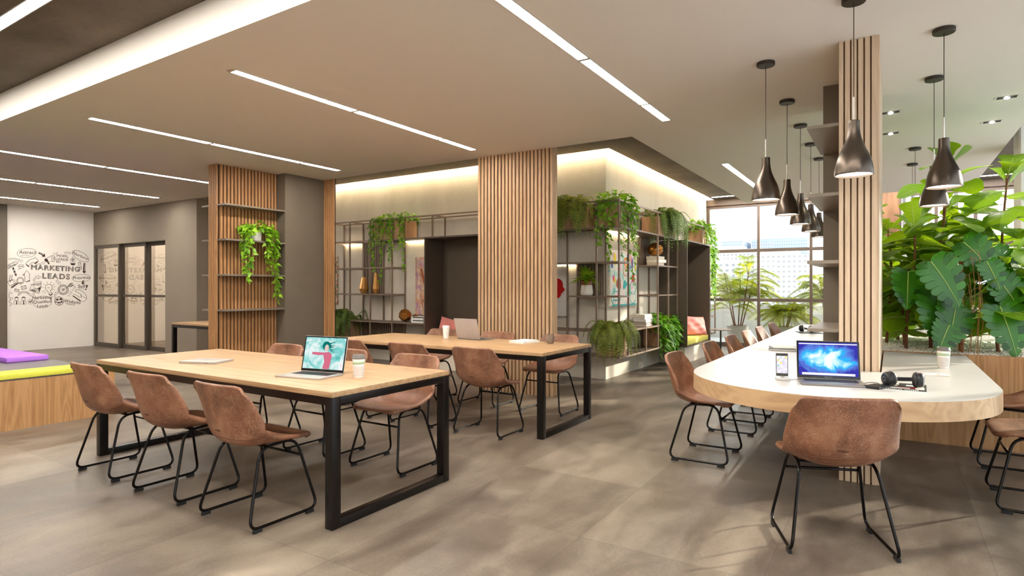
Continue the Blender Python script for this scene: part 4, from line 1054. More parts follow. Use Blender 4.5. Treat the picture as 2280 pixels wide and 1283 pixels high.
def trailing(name, label, loc, bx, by, h, out, strands, mat, seed, potkind='box', size=.07, mound=90, group=None, moundh=.16, cat='plant'):
    """mound of heart leaves over a box (bx,by = half sizes, h = box height) with hanging strands; out = preferred outward vectors"""
    rnd = random.Random(seed); t = thing(name, label, cat, loc, 0, group)
    if potkind == 'box':
        m = MB(); e = .014
        m.box(-bx,bx,-by,-by+e,0,h).box(-bx,bx,by-e,by,0,h).box(-bx,-bx+e,-by+e,by-e,0,h).box(bx-e,bx,-by+e,by-e,0,h).box(-bx+e,bx-e,-by+e,by-e,0,.012)
        m.build('box', M['boxwood'], t); MB().box(-bx+e,bx-e,-by+e,by-e,h-.05,h-.025).build('soil', M['soil'], t)
    else:
        MB().lathe([(.001,0),(bx*.86,0),(bx*.9,.005),(bx,h),(bx*.93,h),(bx*.85,.01),(.001,.012)],28).build('pot', M['potwhite'], t, smooth='auto')
        MB().lathe([(bx*.9,h-.03),(.001,h-.026)],20).build('soil', M['soil'], t)
    lv = MB(); st = MB()
    for k in range(mound):
        a = rnd.random()*2*PI; ex = 1.0 if potkind == 'box' else 2.1; x, y = bx*1.12*rnd.uniform(-1,1)*(1 if ex == 1 else 1.2), by*1.25*rnd.uniform(-1,1)*ex
        z = h+moundh*rnd.random()*(1-.4*max(abs(x)/bx*.7,abs(y)/by*.7))-.02
        d = Vector((x/bx*.6+rnd.uniform(-.7,.7), y/by*.6+rnd.uniform(-.7,.7), rnd.uniform(-.5,.5)))
        L = size*rnd.uniform(.7,1.25); leaf3(lv, Vector((x,y,z)), d, L, L*.85, H5, rnd.uniform(.1,.4), .35, twist=rnd.uniform(-.5,.5))
        if k % 4 == 0: st.tube([(x*.7,y*.7,h-.04),(x*.9,y*.9,(h+z)/2),(x,y,z)], .0016, 4)
    for (sx, sy, ln, ox, oy) in strands:
        p = Vector((sx*bx*.8, sy*by*.8, h+.02)); pts = [p.copy()]; o = Vector((ox,oy,0)).normalized()
        e = Vector((sx*bx, sy*by, 0))+o*.02
        pts.append(Vector((sx*bx*1.0, sy*by*1.0, h+.05))); q = Vector((sx*bx*1.04, sy*by*1.04, h))+o*(.02+.03*rnd.random()); pts.append(q)
        n = max(3, int(ln/.05)); cur = q.copy()
        for i in range(n):
            cur = cur+Vector((rnd.uniform(-.010,.010),rnd.uniform(-.010,.010),-ln/n)); pts.append(cur.copy())
        st.tube(pts, .0016, 4)
        for i in range(1, len(pts)):
            for r_ in range(3 if i % 2 else 2):
                d = o*rnd.uniform(.1,1)+Vector((rnd.uniform(-1,1),rnd.uniform(-1,1),rnd.uniform(-.9,.15)))
                L = size*rnd.uniform(.6,1.15)*(1-.3*i/len(pts)); pp = pts[i]+Vector((rnd.uniform(-.02,.02),rnd.uniform(-.02,.02),rnd.uniform(-.02,.02)))
                leaf3(lv, pp, d, L, L*.82, H5, rnd.uniform(.1,.35), .4, up=o+Vector((0,0,.5)), twist=rnd.uniform(-.4,.4))
    st.build('stems', M['stem'], t); lv.build('foliage', M[mat], t, smooth=True)
    return t
def fern(name, label, loc, bx, by, h, seed, nf, ln, mat, dirs, group=None, drop=.6, ymax=9, xmin=-9):
    rnd = random.Random(seed); t = thing(name, label, 'fern', loc, 0, group); m = MB(); e = .014
    m.box(-bx,bx,-by,-by+e,0,h).box(-bx,bx,by-e,by,0,h).box(-bx,-bx+e,-by+e,by-e,0,h).box(bx-e,bx,-by+e,by-e,0,h).box(-bx+e,bx-e,-by+e,by-e,0,.012)
    m.build('box', M['boxwood'], t); MB().box(-bx+e,bx-e,-by+e,by-e,h-.05,h-.03).build('soil', M['soil'], t)
    lv = MB(); ra = MB()
    for k in range(nf):
        a = rnd.random()*2*PI
        if dirs and rnd.random() < .72: a = rnd.choice(dirs)+rnd.uniform(-.7,.7)
        o = Vector((math.cos(a), math.sin(a), 0)); L = ln*rnd.uniform(.55,1.15); rise = rnd.uniform(.12,.42)*ln; reach = rnd.uniform(.42,.85)*ln
        p = Vector((bx*.6*rnd.uniform(-1,1), by*.6*rnd.uniform(-1,1), h-.03)); n = 26; pts = []
        for i in range(n+1):
            q = i/n; pts.append(p+o*(reach*(1-(1-q)**1.8))+Vector((0,0,rise*math.sin(min(1,q*2.0)*PI/2)+.10*ln*0-max(0,q-.30)**1.7*L*1.55*drop/.6)))
        for q in pts:
            q.y = min(q.y, ymax); q.x = max(q.x, xmin)
        ra.tube(pts, .0014, 4)
        for i in range(2, n+1):
            tg = (pts[i]-pts[i-1]).normalized(); sd = tg.cross(Vector((0,0,1)))
            sd = sd.normalized() if sd.length > .05 else o.cross(Vector((0,0,1))).normalized()
            w = ln*.085*math.sin(PI*(.10+.88*i/n))**.7; pw = ln*.0165
            for s in (-1,1):
                b0 = pts[i]; tip = b0+sd*s*w+tg*w*.35+Vector((0,0,-.004-.10*w)); tip.y = min(tip.y, ymax+.01); tip.x = max(tip.x, xmin-.01); lv.quad(b0-tg*pw, b0+tg*pw, tip+tg*pw*.35, tip-tg*pw*.35)
    ra.build('stems', M['stem'], t); lv.build('fronds', M[mat], t)
    return t
# --- ferns
fern('boston_fern','bushy fern in a wooden box low on the left shelving',(-8.56,7.74,.375),.20,.14,.36,11,85,.60,'fern',[-PI/2],None,.62,.14)
fern('boston_fern','fern in a wooden box on top of the shelving beside the slat column',(-3.98,7.73,2.15),.42,.14,.30,12,120,.54,'fernb',[-PI/2,-PI/2+.5,-PI/2-.5],None,.6,.15)
fern('boston_fern','large bright fern in the wooden box on the bottom corner of the shelving',(-3.265,7.735,.375),.145,.145,.34,13,105,.50,'fernb',[-PI/2,0,-PI/4],None,.58,.15)
fern('boston_fern','dark fern on top of the right hand shelving, between two ivy boxes',(-3.26,9.70,2.15),.14,.45,.30,14,110,.54,'fern',[0,.5,-.4],None,.7,9,-.15)
# --- ivy boxes
trailing('trailing_ivy','ivy in a wooden box on top of the left shelving',(-7.36,7.73,2.15),.40,.14,.31,(0,-1),
    [(x,-1,l,0,-1) for x,l in ((-1,.55),(-.82,.85),(-.62,.4),(-.45,1.05),(-.25,.40),(-.05,.25),(.12,.65),(.3,.70),(.72,.45),(.9,.85))],'ivy',21,'box',.066,210,None,.20)
trailing('trailing_ivy','ivy spilling from the wooden box on the top corner of the shelving',(-3.27,7.88,2.15),.145,.28,.31,(1,0),
    [(-.8,-1,.55,0,-1),(-.3,-1,.35,0,-1),(.2,-1,.75,0,-1),(.8,-1,.3,0,-1)]+[(1,y,l,1,0) for y,l in ((-.9,.7),(-.6,.3),(-.3,.55),(0,.45),(.2,.9),(.45,.5),(.6,1.1),(.8,.7),(1,.4))],'ivy',22,'box',.074,210,None,.26)
trailing('trailing_ivy','ivy box at the far end of the shelving against the window',(-3.26,12.25,2.15),.145,.42,.30,(1,0),
    [(1,y,l,1,0) for y,l in ((-.8,.4),(-.4,.5),(0,.75),(.3,1.0),(.6,1.35),(.8,1.1),(1,1.3))]+[(.6,1,1.2,0,1),(0,1,.7,0,1)],'ivy',23,'box',.10,170,None,.26)
trailing('trailing_pothos','pothos filling the long wooden box on the bottom shelf by the nook',(-3.255,9.72,.3695),.14,.42,.31,(1,0),
    [(1,y,l,1,0) for y,l in ((-.95,.45),(-.8,.3),(-.6,.5),(-.2,.35),(0,.4),(.1,.5),(.3,.45),(.45,.5),(.55,.5),(.7,.55),(.8,.45),(.9,.5),(1,.4))],'pothos',24,'box',.11,210,None,.24)
trailing('trailing_pothos','bright pothos in a white pot on the shelf of the left slat column',(-7.625,5.20,1.9765),.085,.085,.145,(1,0),
    [(.9,-1.3,.60,1,-.4),(.9,-1.6,.70,.6,-1),(.8,-1.9,.55,.3,-1),(.6,-2.2,.25,.3,-1),(1,.9,.45,1,.6),(.8,1.5,.55,.8,.9),(.9,2.0,.6,.6,1),(.8,2.3,1.0,.4,1),(.6,2.6,.9,1,.5),(1,1.3,.35,1,.5)],'pothosb',25,'pot',.085,110,None,.17)
# --- potted dracaena on the shelf
t = thing('potted_plant','spiky green plant in a cream and brown glazed pot on the corner shelving','plant',(-3.655,7.73,1.1985)); rnd = random.Random(31)
MB().lathe([(.001,0),(.075,0),(.088,.012),(.092,.05),(.085,.11),(.078,.152)],30).build('pot', M['pot_w'], t, smooth=True)
MB().lathe([(.0778,.1525),(.080,.155),(.079,.190),(.088,.192),(.089,.207),(.080,.209),(.074,.16),(.001,.158)],30).build('pot_rim', M['pot_b'], t, smooth='auto')
lv = MB()
for k in range(42):
    a = -PI*rnd.random()*1.0 if k % 3 else rnd.random()*2*PI; el = rnd.uniform(.15,1.35) if k % 3 else rnd.uniform(.9,1.4); d = Vector((math.cos(a)*math.cos(el),math.sin(a)*math.cos(el),math.sin(el))); L = rnd.uniform(.17,.29)
    leaf(lv, Vector((.02*math.cos(a),.02*math.sin(a),.20+.03*rnd.random())), d, L, .055, LANCE, .35, rnd.uniform(.2,.9)*(1.3-el/1.4))
lv.build('foliage', M['brom'], t, smooth=True)
MB().tube([(0,0,.15),(.0,0,.24)],.012,8).build('stem', M['stem'], t)
# --- fiddle leaf figs in the planter
def fig(label, x, y, ht, z0, n, seed, lean=(0,0), Ls=.34):
    rnd = random.Random(seed); t = thing('fiddle_leaf_fig', label, 'plant', (x,y,.735), 0, 'fiddle leaf figs in the planter'); H = ht-.735
    pts = [Vector((lean[0]*q+.02*math.sin(5*q+seed), lean[1]*q+.02*math.cos(4*q+seed), H*q)) for q in [i/14 for i in range(15)]]
    tr = MB().tube(pts, [.0145-.007*i/14 for i in range(15)], 8)
    for k in range(60):
        q = rnd.random(); i = min(13,int(q*14)); p = pts[i].lerp(pts[i+1], q*14-i); a = rnd.random()*2*PI
        tr.tube([p, p+Vector((.022*math.cos(a),.022*math.sin(a),.012))], [.0026,.0006], 4)
    tr.build('trunk', M['bark'], t)
    lv = MB(); vn = MB()
    for k in range(n):
        q = z0+(1-z0)*(k+.5)/n; i = min(13,int(q*14)); p = pts[i].lerp(pts[i+1], q*14-i); a = k*2.399+rnd.uniform(-.35,.35)+seed
        el = rnd.uniform(-.1,.45) if q < .92 else rnd.uniform(.6,1.2)
        d = Vector((math.cos(a)*math.cos(el),math.sin(a)*math.cos(el),math.sin(el))); L = Ls*rnd.uniform(.75,1.1)*(.8 if q > .93 else 1)
        st = p+d*.05; tr2 = rnd.uniform(.05,.3); dp = rnd.uniform(.15,.65); tw = rnd.uniform(-.7,.7); leaf(lv, st, d, L, L*.76, FIDDLE, tr2, dp, twist=tw)
        dd, s_, n_ = frame_of(d); qq = Quaternion(dd, tw); s_ = qq @ s_; n_ = qq @ n_; zz = Vector((0,0,1))
        mid = lambda t_: st+dd*(L*t_)-zz*(dp*L*t_*t_)
        vn.tube([p]+[mid(t_) for t_ in (0,.2,.4,.6,.8,.97)], [.0030,.0030,.0028,.0024,.0019,.0014,.0007], 4)
        for t_, e_, w_ in ((.12,.30,.22),(.30,.52,.28),(.46,.70,.40),(.62,.84,.40)):
            for sg in (-1,1): vn.tube([mid(t_), mid((t_+e_)/2)+s_*sg*w_*.5*L*.76+n_*(tr2*w_*.3*L*.76), mid(e_)+s_*sg*w_*L*.76*.92+n_*(tr2*w_*L*.76*.92)], [.0015,.0012,.0006], 3)
    lv.build('foliage', M['fig'], t, smooth=True); vn.build('veins', M['vein'], t); return t
fig('tall fiddle leaf fig whose top leaf almost reaches the ceiling',.40,6.98,2.52,.30,34,1,(.06,.05),.36)
fig('fiddle leaf fig at the right edge with a bare upper trunk and spread top leaves',.86,7.05,2.36,.28,32,2,(.03,.0),.38)
fig('fiddle leaf fig standing behind the monstera pole, right of the lower pendant',.30,6.62,2.08,.30,28,3,(.10,.05),.36)
fig('fiddle leaf fig nearest the pale slat column',.13,6.50,1.86,.26,30,4,(.04,.03),.34)
fig('fiddle leaf fig peeking out between the slat column and the plants',-.02,7.0,1.92,.25,26,5,(.0,.04),.34)
fig('fiddle leaf fig deep in the planter behind the others',.62,7.6,2.0,.2,30,6,(0,.05),.38)
fig('fiddle leaf fig at the right end of the visible planter',1.05,6.75,1.75,.2,30,7,(.05,0),.36)
fig('fiddle leaf fig showing left of the dark shelf block',-.16,8.15,2.15,.18,34,8,(-.10,.1),.36)
fig('fiddle leaf fig far back on the left of the planter',-.05,8.5,1.95,.15,30,9,(-.12,.05),.36)
fig('low dark fiddle leaf fig filling the middle of the planter',.35,7.4,1.65,.15,30,10,(.02,.02),.36)
fig('fiddle leaf fig in the back right of the planter',1.2,7.7,1.95,.18,30,12,(.02,.02),.38)
fig('low fiddle leaf fig behind the leaning trunks',.05,7.55,1.6,.2,26,13,(-.03,.02),.34)
fig('fiddle leaf fig behind the slat column at the planter front',.10,6.85,1.55,.18,26,15,(.03,.02),.36)
fig('fiddle leaf fig low at the right of the monstera',.78,6.55,1.50,.22,26,16,(.03,.02),.36)
# --- monstera with pole
def monstera_leaf(mb, p, d, L, up, droop=.25):
    d, s, n = frame_of(d, up); W = L*.60
    def P(u, v, lift=0): return p+d*(L*u)+s*(W*v)+n*(.10*L*abs(v)**1.5*1.0-lift)-Vector((0,0,1))*(droop*L*u*u)
    out = [(-.13,.22),(-.16,.60),(-.02,.92),(.18,1.0),(.38,.96),(.56,.84),(.72,.64),(.86,.38),(1.0,.0)]
    def edge(q):
        x = q*(len(out)-1); i = min(int(x), len(out)-2); f = x-i; return (out[i][0]*(1-f)+out[i+1][0]*f, out[i][1]*(1-f)+out[i+1][1]*f)
    for sg in (-1,1):
        rows = []                                 # solid web near the midrib
        for k in range(13):
            q = k/12; eu, ev = edge(q); mu = q*.96; rows.append([P(mu,0), P(mu*.58+eu*.42+.04*.42*.42, sg*ev*(.42-.02))])
        mb.grid(rows if sg > 0 else [r[::-1] for r in rows])
        nl = 9
        for k in range(nl):                       # separate fingers towards the rim
            q0, q1 = (k+.02)/nl, (k+.97)/nl; a = []
            for f in (.42,.60,.78,.92,1.0):
                row = []; sq = 1 if f < .8 else (.88 if f < .95 else .40)
                for g in (0,.5,1):
                    q = q0+(q1-q0)*(.5+(g-.5)*sq); eu, ev = edge(q); mu = q*.96; sh = .0 if f < .9 else (.04*(1-abs(2*g-1)))
                    row.append(P(mu*(1-f)+eu*f+.04*f*f, sg*ev*(f+sh-.02), .10*L*(f-.42)**2))
                a.append(row)
            mb.grid(a if sg > 0 else [r[::-1] for r in a])
t = thing('monstera','monstera climbing a wooden pole at the front of the planter','plant',(.505,6.36,.735)); rnd = random.Random(41)
MB().tube([(0,0,0),(.0,0,.86)],.0175,12).build('pole', M['bamboo'], t)
for z in (.10,.36,.55): MB().tube([(.0182*math.cos(2*PI*i/16),.0182*math.sin(2*PI*i/16),z) for i in range(16)],.0022,5,True).build('tie', M['keys'], t)
cr, cs = Vector((CT,ST,0)), Vector((-ST,CT,0))     # along the table front, away from the viewer
ms = MB()
for (a, z, back, L, ang, tilt) in ((-.33,.80,-.10,.40,-60,.3),(-.42,.72,.05,.30,-100,.2),(.02,.97,.0,.36,-50,.35),(.12,.80,-.12,.24,-75,.4),(.20,.65,-.14,.32,-60,.35),(.27,.55,-.14,.38,-45,.3),(.15,.43,-.22,.38,-82,.35),
      (.28,.90,.02,.30,-65,.3),(.36,.62,.02,.42,-75,.2),(.34,.48,-.05,.36,-60,.25),(-.24,.52,-.05,.38,-95,.2),(-.12,.42,-.10,.32,-115,.3),(-.22,.27,-.16,.24,-125,.2),(.30,.38,.0,.34,-35,.2)):
    tip = Vector((0,0,0))+cr*a+cs*back+Vector((0,0,z)); zr = max(.05,min(.8,z*.55)); A = Vector((0,0,zr))
    ms.tube(fillet([A, A+cr*a*.5+cs*back*.5+Vector((0,0,(z-zr)*.85+.06)), tip],.12,6),.0042,6)
    an = math.radians(ang); d = cr*math.cos(an)*(1)+Vector((0,0,math.sin(an)))+cs*(-tilt)
    ml = MB(); monstera_leaf(ml, tip, d, L*.88, -cs*1.0+Vector((0,0,.35))); lf = ml.build('leaf', M['monst'], t, smooth=True)
    MB().tube([tip+d.normalized()*(.88*L*q)-Vector((0,0,1))*(.25*.88*L*q*q)-cs*.002 for q in (0,.25,.5,.75,.97)],[.0034,.003,.0025,.0018,.001],5).build('midrib', M['vein'], lf)
ms.build('stems', M['stem'], t)
ar = MB()
for k in range(9):
    z = .25+.05*k; x = rnd.uniform(-.06,.10); ar.tube(fillet([(0,0,z+.2),(x*1.5,-.06,z+.25+.1*rnd.random()),(x*1.3+.03,-.09,z),(x+.04*rnd.random(),-.07,.03)],.08,5),.0022,5)
ar.build('aerial_roots', M['root'], t)
t = thing('bowl_planter','brown round bowl pot lying in the planter pebbles','pot',(.43,7.05,.755)); MB().lathe([(.001,0),(.05,0),(.10,.05),(.115,.10),(.105,.10),(.001,.085)],24).build('bowl', M['bamboo'], t, smooth='auto')
# --- palms on the balcony
def palm(label, x, y, ht, seed, potR=.25, nf=26, fl=.95, stems=5):
    rnd = random.Random(seed); t = thing('potted_palm', label, 'palm', (x,y,-.02), 0, 'potted palms on the balcony')
    MB().lathe([(.001,0),(potR*.75,0),(potR*.82,.02),(potR,.45),(potR*.92,.45),(potR*.88,.41),(.001,.405)],28).build('pot', M['concpot'], t, smooth='auto')
    sm = MB(); lv = MB()
    for k in range(stems):
        a = 2*PI*k/stems+rnd.random(); ln = rnd.uniform(.35,1.0)*(ht-.8); o = Vector((math.cos(a),math.sin(a),0))
        base = o*potR*.35+Vector((0,0,.40)); top = o*(potR*.6+.18*ln)+Vector((0,0,.45+ln)); sm.tube([base, base.lerp(top,.5)+o*.02, top],[.014,.012,.010],7)
        for j in range(int(nf/stems)):
            b = rnd.random()*2*PI; el = rnd.uniform(.2,1.25); d = Vector((math.cos(b)*math.cos(el),math.sin(b)*math.cos(el),math.sin(el))); L = fl*rnd.uniform(.6,1.1); n = 40; pts = []
            q0 = top.lerp(base, rnd.uniform(0,.45))
            for i in range(n+1):
                q = i/n; pts.append(q0+d*L*q-Vector((0,0,1))*(L*.62*q*q))
            sm.tube(pts,.004,4)
            for i in range(5, n+1):
                tg = (pts[i]-pts[i-1]).normalized(); sd = tg.cross(Vector((0,0,1))); sd = sd.normalized() if sd.length > .05 else Vector((1,0,0))
                w = L*.33*math.sin(PI*(.12+.80*(i-4)/(n-4)))**.8
                for s in (-1,1):
                    dd = (sd*s+tg*.75).normalized(); m1 = pts[i]+dd*w*.5+Vector((0,0,.02*w)); e = pts[i]+dd*w-Vector((0,0,.28*w)); pw = tg*.0050
                    lv.quad(pts[i]-pw*.5,pts[i]+pw*.5,m1+pw,m1-pw); lv.quad(m1-pw,m1+pw,e+pw*.15,e-pw*.15)
    sm.build('stems', M['bark'], t); lv.build('fronds', M['palm'], t); return t
palm('tall potted palm outside the left window panes',-3.02,14.55,2.35,51,.24,84,.85,7)
palm('lower potted palm outside the second window pane',-2.05,14.7,1.55,52,.24,70,.75,6)
palm('potted palm outside, right part of the left window',-1.05,14.7,1.95,53,.24,84,.85,7)
palm('potted palm outside the far window, beside the wood pier',-.10,14.8,1.9,54,.24,60,.8,6)
palm('potted palm outside behind the planter window',1.0,14.9,1.5,55,.24,40,.8,5)
# ================================================================ MURAL (ink drawing on the white wall, real lettering)
WX = -15.1995
def W(u, v, d=.0):   # drawing coordinates -> wall point (wall plane X = -15.2)
    p = atx(u/8.018, 540+v/8.02, -15.2); p.x = WX+.002+d; return p
mu = thing('wall_mural', 'hand drawn black ink mural about marketing leads on the white wall', 'mural', (-15.2,5.5,1.46)); ML = Vector((-15.2,5.5,1.46))
dr = MB(); DW = .0026
def st(pts, r=DW, closed=False, sm=True):
    pts = [W(*p) for p in pts]
    dr.tube(pts, r, 4, closed, cap=False)
def ell(cx, cy, a, b, rot=0, r=DW, n=30, a0=0, a1=1):
    c, s = math.cos(rot), math.sin(rot)
    P_ = [(cx+a*math.cos(q)*c-b*math.sin(q)*s, cy+a*math.cos(q)*s+b*math.sin(q)*c) for q in [2*PI*(a0+(a1-a0)*i/n) for i in range(n+(0 if a1-a0 == 1 else 1))]]
    st(P_, r, a1-a0 == 1)
def fill(pts): dr.poly([W(u,v,.001) for u, v in pts][::-1])
def arrow(pts, w, head, r=DW, dark=False):
    """block arrow along a polyline"""
    L_, R_ = [], []; n = len(pts)
    for i, p in enumerate(pts[:-1]):
        q = pts[i+1]; d = math.hypot(q[0]-p[0], q[1]-p[1]); nx, ny = -(q[1]-p[1])/d, (q[0]-p[0])/d
        L_.append((p[0]+nx*w, p[1]+ny*w)); R_.append((p[0]-nx*w, p[1]-ny*w))
    p, q = pts[-2], pts[-1]; d = math.hypot(q[0]-p[0], q[1]-p[1]); ux, uy = (q[0]-p[0])/d, (q[1]-p[1])/d; b = (q[0]-ux*head, q[1]-uy*head)
    L_.append((b[0]-uy*w, b[1]+ux*w)); R_.append((b[0]+uy*w, b[1]-ux*w))
    out = L_+[(b[0]-uy*head*.8, b[1]+ux*head*.8), q, (b[0]+uy*head*.8, b[1]-ux*head*.8)]+R_[::-1]
    st(out, r, True)
    if dark:
        fill([L_[-1],(b[0]-uy*head*.8,b[1]+ux*head*.8),q,(b[0]+uy*head*.8,b[1]-ux*head*.8),R_[-1]]); 
        for k in range(len(L_)-1): fill([L_[k],L_[k+1],((L_[k+1][0]*.4+R_[k+1][0]*.6),(L_[k+1][1]*.4+R_[k+1][1]*.6)),((L_[k][0]*.4+R_[k][0]*.6),(L_[k][1]*.4+R_[k][1]*.6))])
ell(475,188,172,80,-.08); ell(1437,245,165,72,.52,.0034); ell(1450,637,165,66,-.05); ell(755,1063,168,104,-.08)
st([(365,236),(445,231),(530,234)]); st([(1405,834),(1460,825),(1510,836)]); st([(1165,1085),(1340,1105)]); st([(1195,1104),(1340,1122)])
arrow([(690,182),(745,205),(805,255)],14,45,DW,True); arrow([(155,298),(260,290),(340,310),(410,345)],9,40); arrow([(1145,188),(1200,178),(1270,198)],10,28)
arrow([(480,405),(540,340),(610,320),(690,325)],34,75,.0034); fill([(460,400),(510,440),(520,425),(470,388)]); fill([(610,375),(640,385),(690,325),(660,335)])
arrow([(680,392),(740,380),(805,352)],12,34); arrow([(490,705),(480,600),(475,500)],42,75,.0032); fill([(402,592),(440,575),(440,565),(402,578)]); fill([(470,712),(535,680),(530,668),(468,700)])
arrow([(600,685),(640,625),(725,615)],16,45); arrow([(1005,680),(1045,715),(1078,752)],14,38); arrow([(1510,370),(1505,460),(1502,552)],16,38,.0038,True); arrow([(1490,678),(1475,752)],11,34,.0038,True)
arrow([(975,990),(985,930),(1025,882)],12,34); 
# signpost
st([(125,410),(270,335),(335,345),(290,400),(140,475)],.0030,True); st([(140,418),(268,352),(310,355),(280,392),(150,455)],.003,True)
st([(215,455),(275,600)]); st([(240,440),(298,592)]); st([(275,600),(298,592)])
for k in range(3): fill([(220+22*k,455+52*k),(243+22*k,445+52*k),(252+22*k,478+52*k),(234+22*k,492+52*k)])
ell(375,425,52,35); st([(350,455),(325,488),(372,462)]); [ell(u,425,6,6,0,.0034) for u in (350,376,402)]
# magnifier and notes
ell(362,685,62,62,0,.0034); ell(362,685,46,46); fill([(322,705),(345,725),(380,725),(402,705),(385,715),(345,715)]); st([(318,728),(200,810)],.012); st([(305,705),(190,790)])
st([(130,705),(215,665),(260,735),(175,775)],.0045,True); st([(215,665),(245,660),(285,735),(260,745)]); st([(180,585),(215,580),(205,680),(170,690)],.004,True); fill([(170,690),(190,670),(185,720)])
# envelopes
st([(375,785),(460,768),(472,822),(388,840)],.0045,True); st([(375,785),(425,805),(460,768)]); st([(388,840),(415,800),(472,822)])
st([(262,828),(340,848),(332,888),(258,868)],.0045,True); st([(262,828),(296,862),(340,848)])
st([(555,745),(530,855),(690,912),(738,785)],.0030,True); st([(530,855),(640,820),(690,912)]); st([(555,745),(640,838),(738,785)]); st([(595,745),(600,712),(735,695),(735,780)])
for k in range(7): st([(550+14*k,858+5*k),(600+8*k,838+4*k)],.003); st([(700-6*k,895-12*k),(730-5*k,800+2*k)],.003)
# bulb
ell(868,805,62,58,0,.0030,30,.32,1.18); st([(838,855),(862,890),(872,920)]); st([(900,855),(905,880),(932,905)]); st([(872,920),(905,945),(935,915)],.010); st([(880,905),(930,900)],.0034); st([(845,805),(858,815),(868,802),(880,815),(892,802)])
for a, b in (((835,700),(842,735)),((912,705),(900,738)),((775,740),(802,758)),((970,742),(935,768)),((750,800),(778,800)),((985,793),(948,793)),((970,850),(938,828)),((785,858),(758,878)),((812,882),(798,905))): st([a,b])
# target with dart
ell(1127,845,92,88,0,.0038); ell(1127,845,62,60,0,.0030); ell(1127,845,24,22,0,.0030); ell(1127,845,10,9,0,.0034); st([(1127,845),(1245,770)],.0030)
for k in range(26):
    q = 2*PI*k/26; st([(1127+66*math.cos(q),845+64*math.sin(q)),(1127+88*math.cos(q),845+84*math.sin(q))],.0028)
for k in range(3): st([(1215+22*k,790-14*k),(1235+25*k,745-10*k),(1275+15*k,730)],.004); st([(1220+22*k,792-12*k),(1270+12*k,790-15*k),(1312,757)],.004)
# megaphone
st([(815,290),(925,235)],.0030); st([(835,340),(940,340)],.0030); ell(952,285,30,58,-.1,.0034); ell(962,285,12,24); fill([(785,310),(815,285),(850,300),(858,335),(820,350)]); fill([(835,345),(858,340),(888,380),(862,392)])
for a, b in (((955,205),(972,185)),((985,215),(1030,180)),((1000,335),(1080,352)),((1000,348),(1040,360)),((1210,255),(1206,292))): st([a,b],.004)
ell(1205,312,3,3,0,.0030)
# plant pot
ell(1300,365,45,22); fill([(1255,370),(1345,372),(1330,408),(1270,405)]); st([(1300,360),(1298,300)]); [ell(1298+dx,290+dy,20,9,rot) for dx,dy,rot in ((-22,10,.5),(22,5,-.5),(0,-15,1.5),(-20,30,.2),(22,28,-.2))]
# busts
for cx, cy, k in ((1422,385,1.0),(1442,462,.85)): ell(cx,cy-15*k,20*k,22*k,0,.004,24,.36,1.14); st([(cx-8*k,cy+5*k),(cx-38*k,cy+28*k),(cx+30*k,cy+24*k),(cx+8*k,cy+2*k)])
# exclamation
fill([(1535,762),(1572,758),(1548,820),(1535,818)]); ell(1532,838,6,6,0,.008)
# magnet
st([(1340,868),(1375,838),(1470,870),(1540,950),(1545,1010),(1500,1055),(1430,1050),(1295,955),(1320,920),(1430,985),(1460,975),(1445,940)],.0032); st([(1340,868),(1440,925),(1450,975)],.0032); fill([(1340,868),(1440,925),(1455,970),(1450,935),(1365,880)]); fill([(1295,955),(1430,1050),(1445,1040),(1310,950)]); st([(1295,955),(1325,965)]); st([(1480,965),(1540,1000)],.003)
for a, b in (((1328,775),(1345,822)),((1305,808),(1325,830)),((1280,845),(1312,860)),((1255,870),(1278,905)),((1225,905),(1262,928)),((1200,950),(1250,955))): st([a,b])
# globe
ell(1055,1047,80,76,0,.0034); ell(1055,1047,30,74); ell(1055,1047,78,26)
for c in ((1020,1020,24,18),(1085,1010,26,20),(1050,1075,22,16),(1100,1060,16,18),(1000,1065,14,12)): fill([(c[0]+c[2]*(1+.3*math.sin(3*q))*math.cos(q), c[1]+c[3]*(1+.25*math.cos(2*q))*math.sin(q)) for q in [2*PI*i/14 for i in range(14)]])
# people, check, phone, dashes
for cx in (295,420):
    ell(cx,1005,32,34,0,.0030); fill([(cx-32,998),(cx-18,975),(cx+18,975),(cx+32,998),(cx,988)]); st([(cx-58,1105),(cx-45,1050),(cx-15,1035),(cx,1050),(cx+15,1035),(cx+40,1052),(cx+48,1105)],.0030,True); fill([(cx-8,1045),(cx+8,1045),(cx+12,1100),(cx,1112),(cx-8,1100)])
ell(540,1062,38,42); fill([(510,1048),(520,1042),(537,1060),(578,1020),(585,1028),(538,1084)])
st([(225,895),(205,920),(185,880),(160,920),(160,980),(185,1000)],.0032); ell(208,1000,22,20); st([(185,1018),(165,1060),(205,1095),(180,1140)],.004)
for pts in ([(320,940),(370,890)],[(385,885),(445,885)],[(462,885),(520,915)]): st([(pts[0][0],pts[0][1]-12),(pts[1][0],pts[1][1]-12),(pts[1][0]+6,pts[1][1]+14),(pts[0][0]+6,pts[0][1]+14)],.004,True)
arrow([(535,940),(575,955),(612,905)],14,32)
o = dr.build('ink_drawing', M['inkbrown'], mu, ML)
def mtext(body, u, v, size, rot=0, outline=0, sp=1, shear=.15, bold=0):
    p = W(u, v)-ML; sx = size/8.02*.00905
    Mx = Matrix(((0,0,1,p.x),(1,0,0,p.y),(0,1,0,p.z),(0,0,0,1))) @ Matrix.Rotation(rot,4,'Z')
    return text_mesh('lettering', body, sx, M['inkbrown'], Mx, mu, .001, outline, sp, shear, bold=bold)
mtext('Attract',487,180,88,.03); mtext('MORE\nLEADS',1105,275,66,.0,shear=.1); mtext('Nurture',1430,238,86,-.42)
mtext('leads',218,408,54,.42); mtext('email',660,742,64,.12); mtext('Prioritize',1455,632,80,.06); mtext('Sell',1452,785,96,.04)
